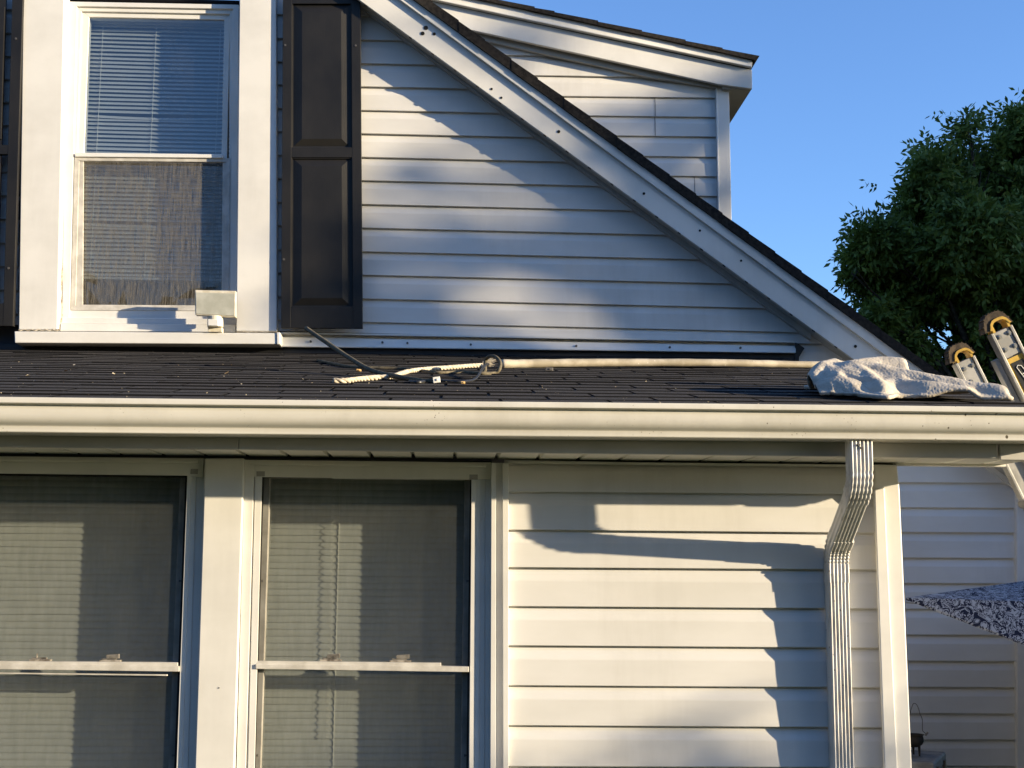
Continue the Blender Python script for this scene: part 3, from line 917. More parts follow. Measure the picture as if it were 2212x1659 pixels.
# ------------------------------------------------ downspout
def spout():
    wx_, dy_ = .062, .056      # across, deep
    sec = []
    nfl = 5
    front = []
    for i in range(nfl*8+1):
        u = i/(nfl*8); x = -wx_/2+.004+(wx_-.008)*u
        front.append((x, -dy_/2 + .0022*(1-math.cos(2*math.pi*nfl*u))))
    sec = [(-wx_/2, -dy_/2+.005), (-wx_/2+.0012, -dy_/2+.0012)]+front+[(wx_/2-.0012, -dy_/2+.0012), (wx_/2, -dy_/2+.005)]
    for i in range(17):
        u = i/16; sec.append((wx_/2-.0015*(1-math.cos(2*math.pi*2*u)), -dy_/2+.008+(dy_-.012)*u))
    sec += [(wx_/2-.003, dy_/2), (-wx_/2+.003, dy_/2)]
    for i in range(17):
        u = 1-i/16; sec.append((-wx_/2+.0015*(1-math.cos(2*math.pi*2*u)), -dy_/2+.008+(dy_-.012)*u))
    return sec
SX0 = bp(1863, 990, -.333).x; SX1 = bp(1816, 1300, -.066).x; SX = (SX0+SX1)/2
sec = spout(); 
def spout_part(name, path, scale=1.0, ripple=None):
    """path of (Y, Z, angle) ; angle = tilt of the pipe from straight down"""
    b = MB(); k = len(sec)
    for i, (Y, Z, an, xx) in enumerate(path):
        r = ripple(i) if ripple else 0
        for (sx, sy) in sec:
            s2 = scale
            # rotate the section so it stays square to the run
            inner_side = r if sy > -.02 or True else 0
            yy = sy*s2*(1-inner_side); xx2 = sx*s2*(1-inner_side*.6)
            b.v.append((xx+xx2, Y+yy*math.cos(an), Z+yy*math.sin(an)))
    for i in range(len(path)-1):
        for j in range(k):
            j2 = (j+1) % k
            b.f.append((i*k+j, i*k+j2, (i+1)*k+j2, (i+1)*k+j)); b.mi.append(0)
    b.f.append(tuple(range(k))); b.mi.append(0)
    return b.build(name, dspout, dsp, angle=50)
dsp = empty('downspout', (0, 0, 0)); dsp.parent = house
tag(dsp, 'ribbed white downspout with two elbows')
gb = gz(SX)-.088
Zb1 = bp(1863, 1048, -.335).z; Zb2 = bp(1816, 1188, -.066).z
Yt, Yw = YG-.054, -.0325
run = math.atan2(Yw-Yt, Zb1-Zb2)     # lean of the middle length from vertical
lenm = math.hypot(Yw-Yt, Zb1-Zb2)
# elbow one: down, then turning back to the wall
def arc(p0, a0, a1, R, n, x0, x1):
    out = []; Y, Z = p0
    for i in range(n+1):
        t = i/n; a = a0+(a1-a0)*t
        out.append((Y, Z, a, x0+(x1-x0)*t))
        ds = R*abs(a1-a0)/n
        am = a+(a1-a0)/n/2
        Y += ds*math.sin(am); Z -= ds*math.cos(am)
    return out
R1 = .075
tlen = R1*math.tan(run/2)
zs = Zb1+tlen
path1 = [(Yt, gb+.01, 0, SX0), (Yt, (gb+zs)/2, 0, SX0)]+arc((Yt, zs), 0, run, R1, 14, SX0, SX0*.9+SX1*.1)
Ye, Ze = path1[-1][0], path1[-1][1]
path1.append((Ye+.012*math.sin(run), Ze-.012*math.cos(run), run, SX0*.9+SX1*.1))
d_ = lambda s: (Yt+(Yw-Yt)*s, Zb1+(Zb2-Zb1)*s)
s1_, s2_ = (tlen)/lenm, 1-tlen/lenm
def at(s): Y, Z = d_(s); return (Y, Z, run, SX0+(SX1-SX0)*s)
spout_part('middle_length', [at(s1_*.8), at((s1_+s2_)/2), at(s2_*1.0)], .925)
spout_part('upper_elbow', path1, 1.0, lambda i: 0.10*(1 if (i > 2 and i % 3 == 0) else 0))
ys, zs2 = d_(s2_-.12)
p2 = [(ys, zs2, run, SX1), (d_(s2_)[0], d_(s2_)[1], run, SX1)]+arc(d_(s2_), run, 0, R1, 15, SX1, SX1)[1:]
Yq, Zq = p2[-1][0], p2[-1][1]
p2 += [(Yq, Zq-.03, 0, SX1), (Yq, Zq-.052, 0, SX1)]
spout_part('lower_elbow', p2, 1.0, lambda i: .11*(1 if (2 <= i < 17 and i % 3 == 0) else 0))
spout_part('lower_length', [(Yq, Zq-.04, 0, SX1), (Yq, Zq-.5, 0, SX1), (Yq, Zq-1.0, 0, SX1), (Yq, .12, 0, SX1)], .945)
b = MB()
for x, y in ((1856, 961), (1862, 967)):
    disc(b, x, y, Yt-.0315, .0035, .005)
b.build('screw', steel, dsp, split=True)

# ================================================================ THINGS ON AND AROUND THE HOUSE
# sensor light on the upper window sill
sp = bp(465, 714, YC-.02)
sens = empty('security_light', sp)
tag(sens, 'small cream box light on a round pivot mount at the upper window sill', 'light fixture')
cream = mat('yellowed_plastic', (.62, .58, .47), .45, .4); mottle(cream, (.52, .47, .36), (.66, .62, .52), 22)
panel_m = mat('frosted_face', (.42, .42, .36), .35, .5); mottle(panel_m, (.36, .36, .30), (.46, .46, .40), 12)
b = MB()
b.pp([(420.5, 626), (509.5, 628), (509.5, 685), (421.5, 680)], YC-.085, .035)
b.build('housing', cream, sens, bevel=.004)
b = MB(); b.pp([(422.5, 631.5), (507.5, 634), (507, 682), (423.5, 677.5)], YC-.0875, .003); b.build('lens', panel_m, sens, bevel=.001)
b = MB()
c0 = bp(465, 686, YC-.06); c1 = bp(465, 707, YC-.06)
b.tube([(c0.x, c0.y, c0.z+.004), (c1.x, c1.y, c1.z)], .037, 28)
b.tube([(c0.x, c0.y, c0.z+.02), (c0.x, c0.y, c0.z)], .02, 20)
b.build('pivot', cream, sens, smooth=False, bevel=.002)
b = MB(); b.pp([(449, 689), (471, 690), (471, 704), (449, 703)], YC-.102, .02); b.build('sensor_window', trim, sens, bevel=.002)
b = MB(); b.pp([(449, 706), (479, 706), (479, 717), (449, 717)], YC-.06, .05); b.build('bracket', cream, sens, bevel=.002)

# cables
rubber = mat('cable_rubber', (.12, .10, .07), .8, .15); mottle(rubber, (.09, .078, .055), (.16, .135, .09), 60)
blk = mat('cable_black', (.02, .02, .02), .35, .5)
def roofpath(pts, r, wob=0):
    out = []
    for p in pts:
        x, y = p[0], p[1]; h = p[2] if len(p) > 2 else 0
        q = on_roof(x, y, r+h+.004)
        out.append(q)
    return out
# heavy cable: free end up in front of the shutter, down to the roof
yc = 1.05
cb = MB()
def at_Y(x, y, Y): return bp(x, y, Y)
Yb_ = on_roof(940, 822, .01).y
Ya = on_roof(800, 800, .01).y
path = [at_Y(661, 709, Yb_+.75), at_Y(700, 736, Yb_+.62), at_Y(750, 770, Yb_+.45), at_Y(800, 799, Yb_+.25), at_Y(850, 812, Yb_+.10), on_roof(905, 821.5, .010), on_roof(940, 824, .009)]
cb.tube(spline(path, 10), .0086, 12)
c_a = cb.build('cable', rubber, None, smooth=True)
tag(c_a, 'thick brown-grey cable with its cut end lifted in front of the right shutter', 'cable', 'cables on the porch roof')
cb = MB()
p_ = [(953, 822), (985, 824.5), (1005, 824), (1022, 821), (1034, 812), (1042, 796), (1056, 782)]
pts = [on_roof(x, y, .009) for x, y in p_[:4]]
Y0 = pts[-1].y
pts += [bp(1033, 812, Y0+.05), bp(1042, 797, Y0+.25), bp(1052, 786, Y0+.45)]
cb.tube(spline(pts, 10), .0046, 10)
tag(cb.build('cable', blk, None, smooth=True), 'thin black cable piece running from the white connector to the rope knot', 'cable', 'cables on the porch roof')
cb = MB()
p_ = [(687, 779), (712, 784), (760, 793), (815, 795), (880, 797), (940, 805), (1000, 804), (1040, 807), (1068, 806)]
pts = [on_roof(x, y, .008) for x, y in p_]
Y0 = pts[-1].y
pts += [bp(1079, 797, Y0), bp(1080, 782, Y0+.02), bp(1070, 771, Y0+.06), bp(1057, 770, Y0+.10), bp(1050, 777, Y0+.14), bp(1048, 790, Y0+.12), bp(1046, 805, Y0+.05), bp(1030, 820, Y0+.02)]
cb.tube(spline(pts, 10), .0070, 12)
tag(cb.build('cable', rubber, None, smooth=True), 'brown-grey cable looped over the frayed rope end', 'cable', 'cables on the porch roof')
cb = MB()
pts = [on_roof(x, y, .007) for x, y in ((885, 824.5), (905, 826), (930, 823), (943, 822))]
cb.tube(spline(pts, 8), .007, 10)
tag(cb.build('cable', blk, None, smooth=True), 'black cable stub beside the white connector', 'cable', 'cables on the porch roof')
# connector
wp = mat('white_plastic', (.75, .74, .68), .4, .4); orange = mat('orange_plastic', (.62, .40, .16), .5, .4)
def chip(name, x, y, w_, h_, mt, label, cat, rot=.2, grp=None):
    c = on_roof(x, y, h_/2+.004); b = MB()
    b.box(c, w_, .016, h_, Matrix.Rotation(rot, 3, 'Y'))
    b.box(c+Vector((w_*.1, -.009, 0)), w_*.3, .004, h_*.4, Matrix.Rotation(rot, 3, 'Y'))
    o = b.build(name, mt, None, bevel=.0015); tag(o, label, cat, grp); return o
chip('cable_tag', 943, 821, .024, .020, wp, 'white square connector clipped on the thick cable', 'connector', -.15)
chip('wire_nut', 1000, 827, .014, .008, orange, 'orange plastic clip below the cables, right of the white connector', 'clip', 0)
chip('wire_nut', 775, 800, .018, .008, orange, 'orange plastic clip between the shutter and the rope', 'clip', .1)
chip('metal_clamp', 1186, 798, .030, .014, steel, 'small grey metal clamp under the tan hose', 'clamp', 0)
# rope: two laid lengths
rope_m = mat('sun_bleached_rope', (.50, .44, .34), .9, .1); mottle(rope_m, (.38, .33, .25), (.56, .50, .40), 60); bump(rope_m, 260, .6, .002)
def rope(path, r, mb):
    P = spline(path, 14)
    Ls = 0; 
    for s in range(3):
        pts = []; acc = 0
        for i, p in enumerate(P):
            if i: acc += (p-P[i-1]).length
            t = (P[min(i+1, len(P)-1)]-P[max(0, i-1)]).normalized()
            a = t.cross(Vector((0, 0, 1))).normalized(); c = t.cross(a)
            an = acc*95+s*2.094
            pts.append(p+(a*math.cos(an)+c*math.sin(an))*r*.55)
        mb.tube(pts, r*.62, 7)
rb2 = MB()
y_ = lambda x, y: on_roof(x, y, .012)
rope([y_(720, 822.5), y_(750, 822), y_(785, 818), y_(815, 815.5), y_(845, 813.5), y_(880, 803), y_(920, 797.5), y_(970, 794), y_(1010, 791), y_(1040, 789)], .0085, rb2)
o = rb2.build('rope', rope_m, None, smooth=True); tag(o, 'bleached twisted white rope lying along the dark shingles', 'rope')
fr = MB(); fr0 = y_(1042, 788)
for i in range(46):
    a = random.uniform(-.5, .5); l = random.uniform(.025, .06)
    d = Vector((math.cos(a*.8), random.uniform(-.3, .3), math.sin(a)+.15))
    p1 = fr0+Vector((0, random.uniform(-.01, .01), random.uniform(-.004, .012)))
    fr.tube([p1, p1+d*l*.5+Vector((0, 0, .004)), p1+d*l], .0011, 4)
fr.build('frayed_end', rope_m, o)
# tan hose along the wall foot
tan = mat('tan_hose', (.40, .35, .26), .6, .3); mottle(tan, (.30, .26, .19), (.46, .41, .32), 11)
specks(tan, (.6, .57, .5), 50, -.22)
hp = [(1083, 786.5), (1150, 785.5), (1250, 784), (1350, 783.5), (1500, 783.5), (1620, 785), (1700, 787), (1790, 789.5)]
b = MB(); pts = [on_roof(x, y, .02) for x, y in hp]
Y0 = pts[0].y; pts = [bp(x, y, max(1.2, min(1.75, Y0+i*.04))) for i, (x, y) in enumerate(hp)]
pts = [Vector((p.x, p.y, max(p.z, roofz(p.x, p.y)+.018))) for p in pts]
P = spline(pts, 12); n = len(P)
b.tube(P, [.0185+.0018*noise.noise(Vector((i*.25, 0, 0)))-.004*i/n for i in range(n)], 16)
tag(b.build('hose', tan, None, smooth=True), 'dusty tan hose lying along the foot of the gable wall', 'hose')

# litter on the roof
leafm = mat('dry_leaf', (.42, .33, .22), .9, .1); mottle(leafm, (.25, .17, .10), (.62, .55, .42), 20)
b = MB()
spots = [(141, 804, 4), (490, 807, 3), (160, 789, 2), (246, 807, 2), (60, 812, 2.5), (890, 811, 0)]
for i in range(170):
    x = random.uniform(-10, 1740); y = random.uniform(775, 858)+x*.009
    spots.append((x, y, random.choice((.3, .4, .5, .9))))
for x, y, s in spots:
    if s == 0: continue
    c = on_roof(x, y, .009); s *= .0022
    a = random.random()*6
    pp_ = [c+Vector((math.cos(a+k*1.3)*s*(1+.6*(k % 2)), math.sin(a+k*1.3)*s, random.uniform(-.3, 1.2)*s)) for k in range(5)]
    b.poly(pp_)
    b.poly([p+Vector((0, 0, -.001)) for p in reversed(pp_)])
tag(b.build('leaf_litter', leafm, None), 'scattered leaf bits and grit on the porch shingles', 'litter', kind='stuff')

# ------------------------------------------------ towel
TX, TY = 84, 56
def towel():
    tw = mat('terry_cloth', (.52, .46, .37), .95, .05)
    mottle(tw, (.46, .41, .335), (.56, .50, .41), 30)
    X0 = bp(1775, 840, -.05).x
    V = []
    for p in TOWEL_CO:
        x = X0+float(p[0])*.885; y = float(p[1])+.035
        V.append((x, y, roofz(x, y)+float(p[2])+.002))
    F = [(a, a+1, a+TX+2, a+TX+1) for j_ in range(TY) for a in range(j_*(TX+1), j_*(TX+1)+TX)]
    me = bpy.data.meshes.new('t'); me.from_pydata(V, [], F)
    o = bpy.data.objects.new('t', me); C.objects.link(o)
    m = o.modifiers.new('sm', 'SMOOTH'); m.iterations = 4; m.factor = .5
    m = o.modifiers.new('s', 'SOLIDIFY'); m.thickness = .011; m.offset = 0
    m = o.modifiers.new('u', 'SUBSURF'); m.levels = 2; m.render_levels = 2
    dg = bpy.context.evaluated_depsgraph_get()
    me = bpy.data.meshes.new_from_object(o.evaluated_get(dg))
    bpy.data.objects.remove(o); me.name = 'towel'
    no = [v.normal.copy() for v in me.vertices]
    for v, nn in zip(me.vertices, no):
        p = v.co.copy()
        d1 = noise.voronoi(p*150)[0][0]
        pil = .0013*max(0, 1-d1*1.1)
        v.co = p+nn*pil
    for p in me.polygons: p.use_smooth = True
    o = bpy.data.objects.new('towel', me); C.objects.link(o)
    me.materials.clear(); me.materials.append(tw)
    return o
tag(towel(), 'crumpled pale terry towel bunched on the porch roof corner', 'towel')

# ------------------------------------------------ ladder at the right end of the porch
lad = empty('ladder', (1.95, .4, 0))
tag(lad, 'aluminium extension ladder with yellow and black rail tops leaning at the porch end', 'ladder')
alum = mat('ladder_aluminium', (.34, .33, .31), .5, .4, .55); mottle(alum, (.26, .255, .24), (.38, .37, .35), 14)
yel = mat('yellow_cap', (.52, .33, .05), .5, .35); mottle(yel, (.40, .25, .04), (.56, .36, .06), 30)
rub = mat('rubber_foot', (.07, .055, .04), .9, .2); mottle(rub, (.045, .036, .028), (.12, .09, .06), 30)
lblk = mat('label_black', (.02, .02, .02), .4, .4)
YR1, YR2 = .20, .64
T1 = bp(2155, 700, YR1); T2 = bp(2077, 766, YR2)
dirL = (bp(2230, 850, YR1)-T1).normalized()
dirL = Vector((dirL.x, 0, dirL.z)).normalized()
per = Vector((-dirL.z, 0, dirL.x))            # across the rail, up-right
per = Vector((abs(per.x), 0, per.z if per.x > 0 else -per.z))
rivet_m = mat('rivet', (.62, .61, .58), .3, .5, .9)
def rail(T, wdt, Yr, near):
    lenr = 2.9
    def quad(m, s0, s1, w0, w1, Y, th):
        m.prism([T+dirL*s0+per*w0, T+dirL*s1+per*w0, T+dirL*s1+per*w1, T+dirL*s0+per*w1] if True else [], th) if False else m.prism([Vector((p.x, Y, p.z)) for p in (T+dirL*s0+per*w0, T+dirL*s1+per*w0, T+dirL*s1+per*w1, T+dirL*s0+per*w1)], th)
    h = wdt/2
    m = MB()
    quad(m, .02, lenr, -h, h, Yr+.004, .004)                 # web
    quad(m, .02, lenr, -h, -h+.010, Yr-.008, .034)            # flanges
    quad(m, .02, lenr, h-.010, h, Yr-.008, .034)
    if near: quad(m, .10, .9, -h-.020, -h-.004, Yr+.012, .03)        # inner fly section rail
    quad(m, .16, lenr, h+.004, h+.016, Yr+.014, .03)
    r = m.build('rail', alum, lad, bevel=.0015)
    m = MB()
    quad(m, .022, .11 if near else .16, -h+.012, h-.012, Yr-.003, .006)
    m.build('cap_plate', alum, r, bevel=.001)
    m = MB()
    for s, wv in ((.040, -.4), (.040, .5), (.085, -.45), (.085, .45)) if near else ((.05, -.4), (.05, .45), (.10, -.35)):
        c = T+dirL*s+per*(wv*h); m = MB()
        for q in range(3):
            rr = .0085*(1-.25*q)
            m.prism([Vector((c.x+rr*math.cos(k*.785), Yr-.005-.0018*q, c.z+rr*math.sin(k*.785))) for k in range(8)], .003)
        m.build('rivet', rivet_m, r)
    # end cap: bent yellow holder and rubber shoe
    def arcpts(r0, w_, off, n=9):
        out = []
        for k in range(n):
            t = k/(n-1)
            wv = -w_+2*w_*t
            up = off*(1-abs(2*t-1)**3.6)
            out.append((wv, up))
        return out
    inn = arcpts(0, h*.80, .022); ou = arcpts(0, h*.98, .031); ou2 = [(wv-.006, up) for wv, up in arcpts(0, h*1.30, .053)]
    def strip(name, A, B, mt, Y, th, s_off=0):
        m = MB()
        for k in range(len(A)-1):
            P4 = [A[k], A[k+1], B[k+1], B[k]]
            m.prism([Vector((q.x, Y, q.z)) for q in [T+per*wv-dirL*(up+s_off-.012) for wv, up in P4]], th)
        return m.build(name, mt, r)
    low = [(wv, up-.03) if abs(wv) > h*.8 else (wv, up) for wv, up in inn]
    strip('yellow_holder', inn, ou, yel, Yr-.014, .05)
    strip('rubber_shoe', ou, ou2, rub, Yr-.010, .042)
    m = MB()
    for k in range(9):   # tread grooves
        t = (k+.5)/9; wv = (-1+2*t)*h*1.3-.006; up = .053*(1-abs(2*t-1)**3.6)+.0005
        c = T+per*wv-dirL*(up-.012)
        m.box((c.x, Yr+.010, c.z), .0035, .040, .0035, Matrix.Rotation(.5-t, 3, 'Y'))
    m.build('shoe_tread', rub, r, split=True)
    m = MB()
    quad(m, -.006, .022, -h*.80, -h*.80+.008, Yr-.012, .04); quad(m, -.006, .022, h*.80-.008, h*.80, Yr-.012, .04)
    m.build('cap_side', yel, r, split=True)
    if near:
        m = MB(); quad(m, .115, .62, -h+.010, h-.008, Yr-.0012, .004); m.build('yellow_label', yel, r)
        m = MB(); quad(m, .132, .31, -h+.018, h-.016, Yr-.0026, .003); m.build('black_label', lblk, r)
        m = MB()  # the little outline drawing of a folded ladder on the label
        cpt = lambda s, wv: (lambda p: Vector((p.x, Yr-.0042, p.z)))(T+dirL*s+per*wv)
        a = [(.145, -.004), (.150, .006), (.165, .010), (.19, .012), (.24, .015), (.29, .018), (.295, .008), (.24, .003), (.19, -.002), (.165, -.007), (.150, -.010), (.145, -.004)]
        m.tube([cpt(s, wv) for s, wv in a], .0013, 5)
        for s in (.175, .20, .225, .25, .275):
            m.tube([cpt(s, -.003+(s-.145)*.05), cpt(s+.004, .011+(s-.145)*.05)], .0016, 5)
        m.build('label_print', wp, r)
    return r
rail(T1, .078, YR1, True)
rail(T2, .078, YR2, False)
m = MB()
for k in range(8):
    s = .30+k*.305
    p = T1+dirL*s
    m.tube([(p.x, YR1+.01, p.z), (p.x, YR2+.01, p.z)], .016, 12)
    m.build('rung', alum, lad, smooth=True); m = MB()
# yellow warning wedge
# ------------------------------------------------ umbrella
um = empty('patio_umbrella', (2.9, 1.5, 0))
tag(um, 'patio umbrella with navy and white patterned canopy in the side yard', 'umbrella')
navy = mat('printed_canvas', (.5, .5, .5), .8, .2)
bn = navy.node_tree.nodes['Principled BSDF']
vn = N(navy, 'ShaderNodeTexNoise', Scale=20.0, Detail=2.0, Distortion=2.5); L(navy, coords(navy), vn.inputs['Vector'])
rn = N(navy, 'ShaderNodeValToRGB'); rn.color_ramp.interpolation = 'CONSTANT'
rn.color_ramp.elements[0].color = (.02, .022, .045, 1); rn.color_ramp.elements[1].position = .44; rn.color_ramp.elements[1].color = (.42, .43, .46, 1)
e_ = rn.color_ramp.elements.new(.50); e_.color = (.025, .027, .05, 1)
e_ = rn.color_ramp.elements.new(.56); e_.color = (.42, .43, .46, 1)
L(navy, vn.outputs[0], rn.inputs[0]); L(navy, rn.outputs[0], bn.inputs['Base Color'])
cc = bp(2420, 1331, 1.5); rim = []
Lv = bp(1957, 1291, 1.55); Bv = bp(2330, 1238, 2.3); Fv = bp(2330, 1434, 1.38); 
ap = bp(2420, 1306, 1.5)
import itertools
rim = [Lv, Lv.lerp(Bv, .5)+(Lv.lerp(Bv, .5)-cc)*.06, Bv]
opp = lambda p: cc+(cc-p)
ring8 = [Lv, Fv, opp(Bv), opp(Lv), opp(Fv), Bv]
b = MB()
for k in range(6):
    p, q = ring8[k], ring8[(k+1) % 6]
    nn = 8
    for i in range(nn):
        t0, t1 = i/nn, (i+1)/nn
        sag = lambda t: 1-.0*math.sin(math.pi*t)
        P0, P1 = p.lerp(q, t0), p.lerp(q, t1)
        Z = Vector((0, 0, -.010))
        b.poly([P0, P1, ap]); b.poly([P1+Z, P0+Z, ap+Z*1.0]); b.poly([P0, P0+Z, P1+Z, P1])
b.build('canopy', navy, um)
b = MB(); b.tube([ap+Vector((0, 0, .05)), (ap.x, ap.y, .02)], .02, 14); b.build('pole', alum, um, smooth=True)
b = MB(); b.tube([(ap.x, ap.y, 0), (ap.x, ap.y, .07)], [.25, .22], 28); b.build('base', rub, um)
b = MB()
for p in ring8: b.tube([ap+Vector((0, 0, -.04)), p+Vector((0, 0, -.018))], .006, 6)
b.build('rib', alum, um, split=True)

# ------------------------------------------------ table, box and cauldron below it
YT = 1.6
bxc = bp(2010, 1660, YT)
top_z = bp(2000, 1634, YT).z
wood = mat('table_wood', (.22, .15, .09), .7, .3)
tb = empty('patio_table', (bxc.x, YT, 0)); tag(tb, 'low patio table under the grey box', 'table')
b = MB(); b.box((bxc.x, YT+.05, top_z-.34), .8, .6, .03); b.build('table_top', wood, tb)
for sx in (-.35, .35):
    for sy in (-.25, .25):
        b = MB(); b.box((bxc.x+sx, YT+.05+sy, (top_z-.355)/2), .05, .05, top_z-.357); b.build('leg', wood, tb)
greyp = mat('grey_plastic_box', (.25, .26, .26), .6, .3); mottle(greyp, (.11, .115, .12), (.20, .205, .205), 12)
bx = empty('storage_box', (bxc.x, YT, top_z-.32)); tag(bx, 'grey lidded storage box under the small dark cauldron', 'box')
rot = Matrix.Rotation(math.radians(-28), 3, 'Z')
cbx = Vector((bp(1985, 1640, YT).x, YT+.08, 0))
b = MB(); b.box(cbx+Vector((0, 0, top_z-.16-.03)), .20, .34, .25, rot); b.build('body', greyp, bx, bevel=.008)
b = MB(); b.box(cbx+Vector((0, 0, top_z-.03)), .225, .365, .05, rot); b.build('lid', greyp, bx, bevel=.01)
b = MB()
for t in (-.11, .10):
    b.box(cbx+rot @ Vector((.115, t, 0))+Vector((0, 0, top_z-.055)), .012, .03, .05, rot)
b.build('latch', blk, bx, split=True)
iron = mat('cast_iron', (.03, .026, .022), .75, .3); mottle(iron, (.014, .013, .012), (.03, .024, .02), 25)
pc = bp(1972, 1600, YT+.03); 
pot = empty('cauldron', (pc.x, pc.y, top_z-.002)); tag(pot, 'small dark iron cauldron with wire handle on the grey box', 'pot')
b = MB(); k = 28
zt_ = bp(1972, 1586, YT+.03).z; zb_ = bp(1972, 1614, YT+.03).z; hh = zt_-zb_
pr = [(.0, 0), (.5, .04), (.82, .25), (.95, .5), (.93, .75), (.86, .88), (1.0, 1.0), (1.03, 1.0), (.9, .97), (.8, .9), (.8, .5), (.0, .3)]
Rp = .046
n0 = 0
for (r_, z__) in pr:
    for q in range(k):
        an = 2*math.pi*q/k; b.v.append((pc.x+Rp*r_*math.cos(an), pc.y+Rp*r_*math.sin(an), zb_+hh*z__))
for i in range(len(pr)-1):
    for q in range(k):
        q2 = (q+1) % k; b.f.append((i*k+q, i*k+q2, (i+1)*k+q2, (i+1)*k+q)); b.mi.append(0)
b.build('bowl', iron, pot, smooth=True)
b = MB()
for an in (-.9, 1.2, 3.3):
    c = Vector((pc.x+Rp*.62*math.cos(an), pc.y+Rp*.62*math.sin(an), zb_+.006))
    b.tube([c+Vector((0, 0, .006)), (c.x, c.y, top_z+.0)], [.006, .004], 8)
b.build('foot', iron, pot, split=True)
b = MB()
hw = [(2002, 1588), (1998, 1583), (1993, 1578), (1992.5, 1565), (1992, 1553), (1987, 1541), (1984, 1530), (1979, 1521), (1973, 1520), (1969, 1530), (1962, 1556), (1950, 1590)]
b.tube(spline([bp(x, y, YT+.03) for x, y in hw], 6), .0016, 6)
b.tube([bp(1999, 1589, YT+.03), bp(2004, 1582, YT+.03)], .004, 6)
b.build('wire_handle', steel, pot)

# main wall's far corner and eave return at the right edge
b = MB(); b.pp([(2196, 1040), (2222, 1040), (2232, 2500), (2200, 2500)], YM-.02, .05); b.build('corner_post', trim, house, bevel=.004)
b = MB(); b.pp([(2140, 1002), (2212, 1056), (2260, 1100), (2260, 1110), (2205, 1066), (2130, 1010)], YM-.013, .014); b.build('siding_channel', trim, house)

# ================================================================ TREES
def leaf_mat(name, c1, c2):
    m = bpy.data.materials.new(name); m.use_nodes = True
    b = m.node_tree.nodes['Principled BSDF']; b.inputs['Roughness'].default_value = .6; b.inputs['Specular IOR Level'].default_value = .25
    mottle(m, c1, c2, 1.4, (1, 1, 1), .35, .65)
    tl_ = N(m, 'ShaderNodeBsdfTranslucent'); tl_.inputs[0].default_value = (.10, .16, .03, 1)
    mx = N(m, 'ShaderNodeMixShader'); mx.inputs[0].default_value = .22
    L(m, b.outputs[0], mx.inputs[1]); L(m, tl_.outputs[0], mx.inputs[2])
    L(m, mx.outputs[0], m.node_tree.nodes['Material Output'].inputs[0])
    return m
leaf1 = leaf_mat('ash_leaves', (.06, .09, .018), (.14, .19, .035))
bark = mat('bark', (.04, .034, .027), .9, .1); mottle(bark, (.022, .018, .014), (.06, .05, .04), 20)
def leaves(clumps, n_sprig, leaf, rng, dens=None, shell=.55, holes=None):
    V = []; F = []
    vs_ = []
    tot = sum(c[3]**2*(c[4] if len(c) > 4 else 1) for c in clumps)
    for c in clumps:
        wgt = c[4] if len(c) > 4 else 1
        m = int(n_sprig*c[3]**2*wgt/tot)
        d = rng.normal(size=(m, 3)); d /= np.linalg.norm(d, axis=1)[:, None]
        r = c[3]*(shell+(1-shell)*rng.random(m)**.7)*(1+.22*rng.normal(size=m))
        P = np.array(c[:3])+d*r[:, None]
        vs_.append((P, d))
    P = np.concatenate([a for a, _ in vs_]); D = np.concatenate([a for _, a in vs_])
    if holes:
        keep = np.array([noise.noise(Vector((p[0]*holes, p[1]*holes*.35+5, p[2]*holes)))+.5*noise.noise(Vector((p[0]*holes*2.3, p[1]*holes+9, p[2]*holes*2.3))) > -.25 for p in P])
        P = P[keep]; D = D[keep]
    m = len(P); k = 7
    ax = D*0.8+rng.normal(size=(m, 3))*.6; ax[:, 2] -= .35
    ax /= np.linalg.norm(ax, axis=1)[:, None]
    side = np.cross(ax, rng.normal(size=(m, 3))); side /= np.linalg.norm(side, axis=1)[:, None]
    for j in range(k):
        sgn = -1 if j % 2 else 1
        base = P+ax*(leaf*.55*(j//2+ .3))
        dirv = (ax*.5+side*sgn*.9 if j < 6 else ax*1.0)+rng.normal(size=(m, 3))*.22
        dirv[:, 2] -= .25
        dirv /= np.linalg.norm(dirv, axis=1)[:, None]
        wv = np.cross(dirv, rng.normal(size=(m, 3))); wv /= np.linalg.norm(wv, axis=1)[:, None]
        l = leaf*(.75+.5*rng.random(m))[:, None]
        V.append(np.stack([base, base+dirv*l*.45+wv*l*.20, base+dirv*l, base+dirv*l*.45-wv*l*.20], 1))
    V = np.concatenate(V).reshape(-1, 3)
    nf = len(V)//4
    me = bpy.data.meshes.new('crown')
    me.vertices.add(len(V)); me.vertices.foreach_set('co', V.ravel())
    me.loops.add(nf*4); me.loops.foreach_set('vertex_index', np.arange(nf*4))
    me.polygons.add(nf); me.polygons.foreach_set('loop_start', np.arange(nf)*4); me.polygons.foreach_set('loop_total', np.full(nf, 4))
    me.update(); me.validate()
    return me
